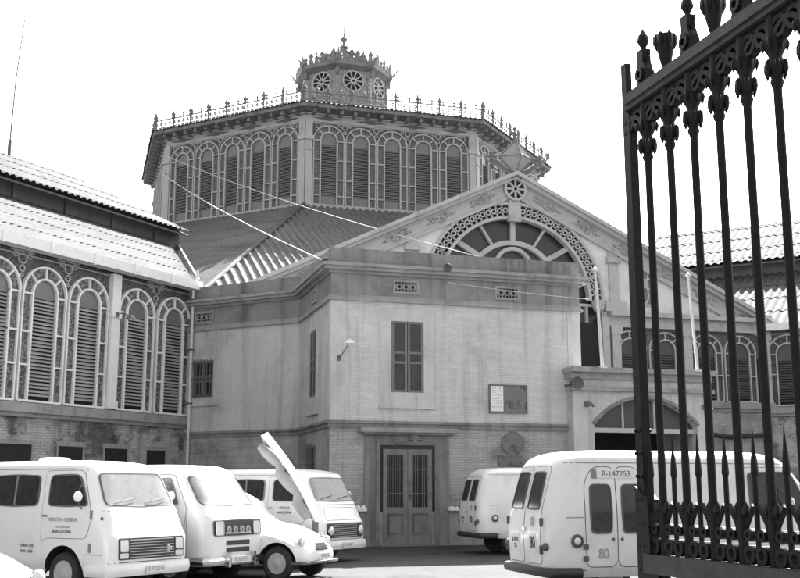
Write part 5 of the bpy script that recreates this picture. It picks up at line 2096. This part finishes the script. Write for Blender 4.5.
# local +x runs along the leaf towards the camera, local z up
zr, zl_ = 3.78, 1.16
GL = 3.0
st_ = MB()
st_.box(-0.085, -0.03, -0.02, 0.02, 0.05, 4.09)
st_.box(-0.03, 0.0, -0.026, 0.026, 0.05, 3.85)
so = st_.build('stile', M['gate'], gt)
st_ = MB()
for i in range(14):
    z = 0.3 + i * 0.125
    for x in (-0.06, -0.012):
        st_.lathe([(0.002, -0.042), (0.010, -0.037), (0.012, -0.03), (0.012, 0.03), (0.010, 0.037), (0.002, 0.042)], 8, (x, 0, z), 'y')
st_.prism([(-0.085, 0.4), (0.16, 0.4), (0.16, 1.12), (0.06, 1.22), (0.045, 1.55), (-0.085, 1.62)], -0.036, 0.036)
st_.build('rivet_plate', M['gate'], so)
rl = MB()
rl.box(-0.03, GL, -0.045, 0.045, zr, zr + 0.10)
rl.box(0.0, GL, -0.06, 0.06, zr + 0.03, zr + 0.07)
rl.build('top_rail', M['gaterail'], gt)
rl = MB()
rl.box(0.0, GL, -0.05, 0.05, zl_, zl_ + 0.10)
rl.build('lock_rail', M['gaterail'], gt)
rl = MB()
rl.box(0.05, GL, -0.045, 0.045, 0.42, 0.50)
rl.box(0.05, GL, -0.045, 0.045, 0.08, 0.18)
rl.build('bottom_rail', M['gaterail'], gt)
SPC = 0.238
bx0 = 0.155
bars = [bx0 + SPC * i for i in range(12)]
bm_ = MB()
bm_.lathe([(0.0205, 0.5), (0.0205, zl_), (0.0205, 3.42), (0.028, 3.44), (0.032, 3.455), (0.026, 3.47), (0.042, 3.51), (0.048, 3.54), (0.034, 3.56), (0.032, 3.58), (0.056, 3.63), (0.06, 3.65), (0.036, 3.67), (0.034, zr)], 12)
for k in range(6):
    a_ = k * PI / 3 + PI / 6
    bm_.lathe([(0.003, -0.05), (0.016, -0.01), (0.014, 0.025), (0.003, 0.04)], 6, (0.044 * math.cos(a_), 0.044 * math.sin(a_), 3.52))
    bm_.lathe([(0.003, -0.035), (0.014, 0.0), (0.010, 0.02), (0.002, 0.03)], 6, (0.054 * math.cos(a_ + 0.5), 0.054 * math.sin(a_ + 0.5), 3.635))
bar0 = bm_.build('bar', M['gate'], gt, smooth=45, loc=(bars[0], 0, 0))
for x in bars[1:]:
    dup(bar0, gt, (x, 0, 0))
# finials: spear with pierced foot, and tulip, in turn
sp_ = MB()
sp_.prism([(-0.06, zr + 0.10), (0.06, zr + 0.10), (0.045, zr + 0.13), (0.05, zr + 0.19), (0.03, zr + 0.24), (0.034, zr + 0.315), (-0.034, zr + 0.315), (-0.03, zr + 0.24), (-0.05, zr + 0.19), (-0.045, zr + 0.13)], -0.028, 0.028)
sp_.lathe([(0.03, zr + 0.31), (0.014, zr + 0.325), (0.018, zr + 0.335), (0.036, zr + 0.37), (0.030, zr + 0.40), (0.004, zr + 0.445)], 10)
sp_.arc(0, zr + 0.165, 0.02, 0.042, 0, 360, 12, -0.04, 0.04)
for s_ in (-1, 1):
    sp_.tube([(s_ * 0.03, 0, zr + 0.24), (s_ * 0.055, 0, zr + 0.26), (s_ * 0.05, 0, zr + 0.285)], 0.011, 5)
f0 = sp_.build('spear_finial', M['gate'], gt, loc=(bars[0], 0, 0))
tu = MB()
tu.lathe([(0.045, zr + 0.10), (0.024, zr + 0.12), (0.028, zr + 0.135), (0.038, zr + 0.18), (0.05, zr + 0.24), (0.053, zr + 0.29), (0.044, zr + 0.31), (0.024, zr + 0.30)], 12)
for k in range(6):
    a_ = k * PI / 3
    tu.lathe([(0.005, -0.05), (0.022, -0.01), (0.020, 0.03), (0.004, 0.05)], 6, (0.046 * math.cos(a_), 0.046 * math.sin(a_), zr + 0.27))
f1 = tu.build('tulip_finial', M['gate'], gt, smooth=45, loc=(bars[1], 0, 0))
for i, x in enumerate(bars[2:]):
    dup(f0 if i % 2 == 0 else f1, gt, (x, 0, 0))
# tracery under the top rail, between bars
tr = MB()
for s in (-1, 1):
    tr.arc(s * 0.055, zr - 0.075, 0.035, 0.058, 0, 360, 14, -0.022, 0.022)
tr.arc(0, zr - 0.165, 0.095, 0.122, 20, 160, 12, -0.02, 0.02)
tr.tube([(-0.11, 0, zr - 0.19), (-0.07, 0, zr - 0.13), (0, 0, zr - 0.02)], 0.016, 6)
tr.tube([(0.11, 0, zr - 0.19), (0.07, 0, zr - 0.13), (0, 0, zr - 0.02)], 0.016, 6)
tr.prism([(-0.119, zr - 0.03), (0.119, zr - 0.03), (0.119, zr), (-0.119, zr)], -0.018, 0.018)
t0 = tr.build('tracery', M['gate'], gt, loc=(bars[0] - SPC / 2 + 0.0, 0, 0))
for x in bars:
    dup(t0, gt, (x + SPC / 2, 0, 0))
# dog bars with scrolls
db = MB()
db.lathe([(0.013, 0.5), (0.013, 1.66), (0.018, 1.68), (0.016, 1.72), (0.009, 1.79), (0.002, 1.88)], 8)
for s in (-1, 1):
    db.arc(s * 0.05, zl_ + 0.145, 0.022, 0.044, 0, 360, 14, -0.02, 0.02)
    db.arc(s * 0.055, zl_ + 0.145 + 0.09, 0.012, 0.030, 0, 360, 10, -0.018, 0.018)
    db.tube([(s * 0.095, 0, zl_ + 0.10), (s * 0.10, 0, zl_ + 0.2), (s * 0.075, 0, zl_ + 0.29), (s * 0.02, 0, zl_ + 0.37)], 0.014, 6)
    db.lathe([(0.003, -0.03), (0.026, 0.0), (0.016, 0.03), (0.003, 0.05)], 7, (s * 0.085, 0, zl_ + 0.335))
d0 = db.build('dog_bar', M['gate'], gt, loc=(bars[0] - SPC / 2, 0, 0))
for x in bars:
    dup(d0, gt, (x + SPC / 2, 0, 0))
pn = MB()
pn.box(0.05, GL, -0.012, 0.012, 0.18, 0.42)
pn.build('kick_panel', M['gate'], gt)
hs = MB()
hs.box(GL, GL + 0.12, -0.06, 0.06, 0.02, 4.3)
hs.build('hinge_stile', M['gate'], gt)
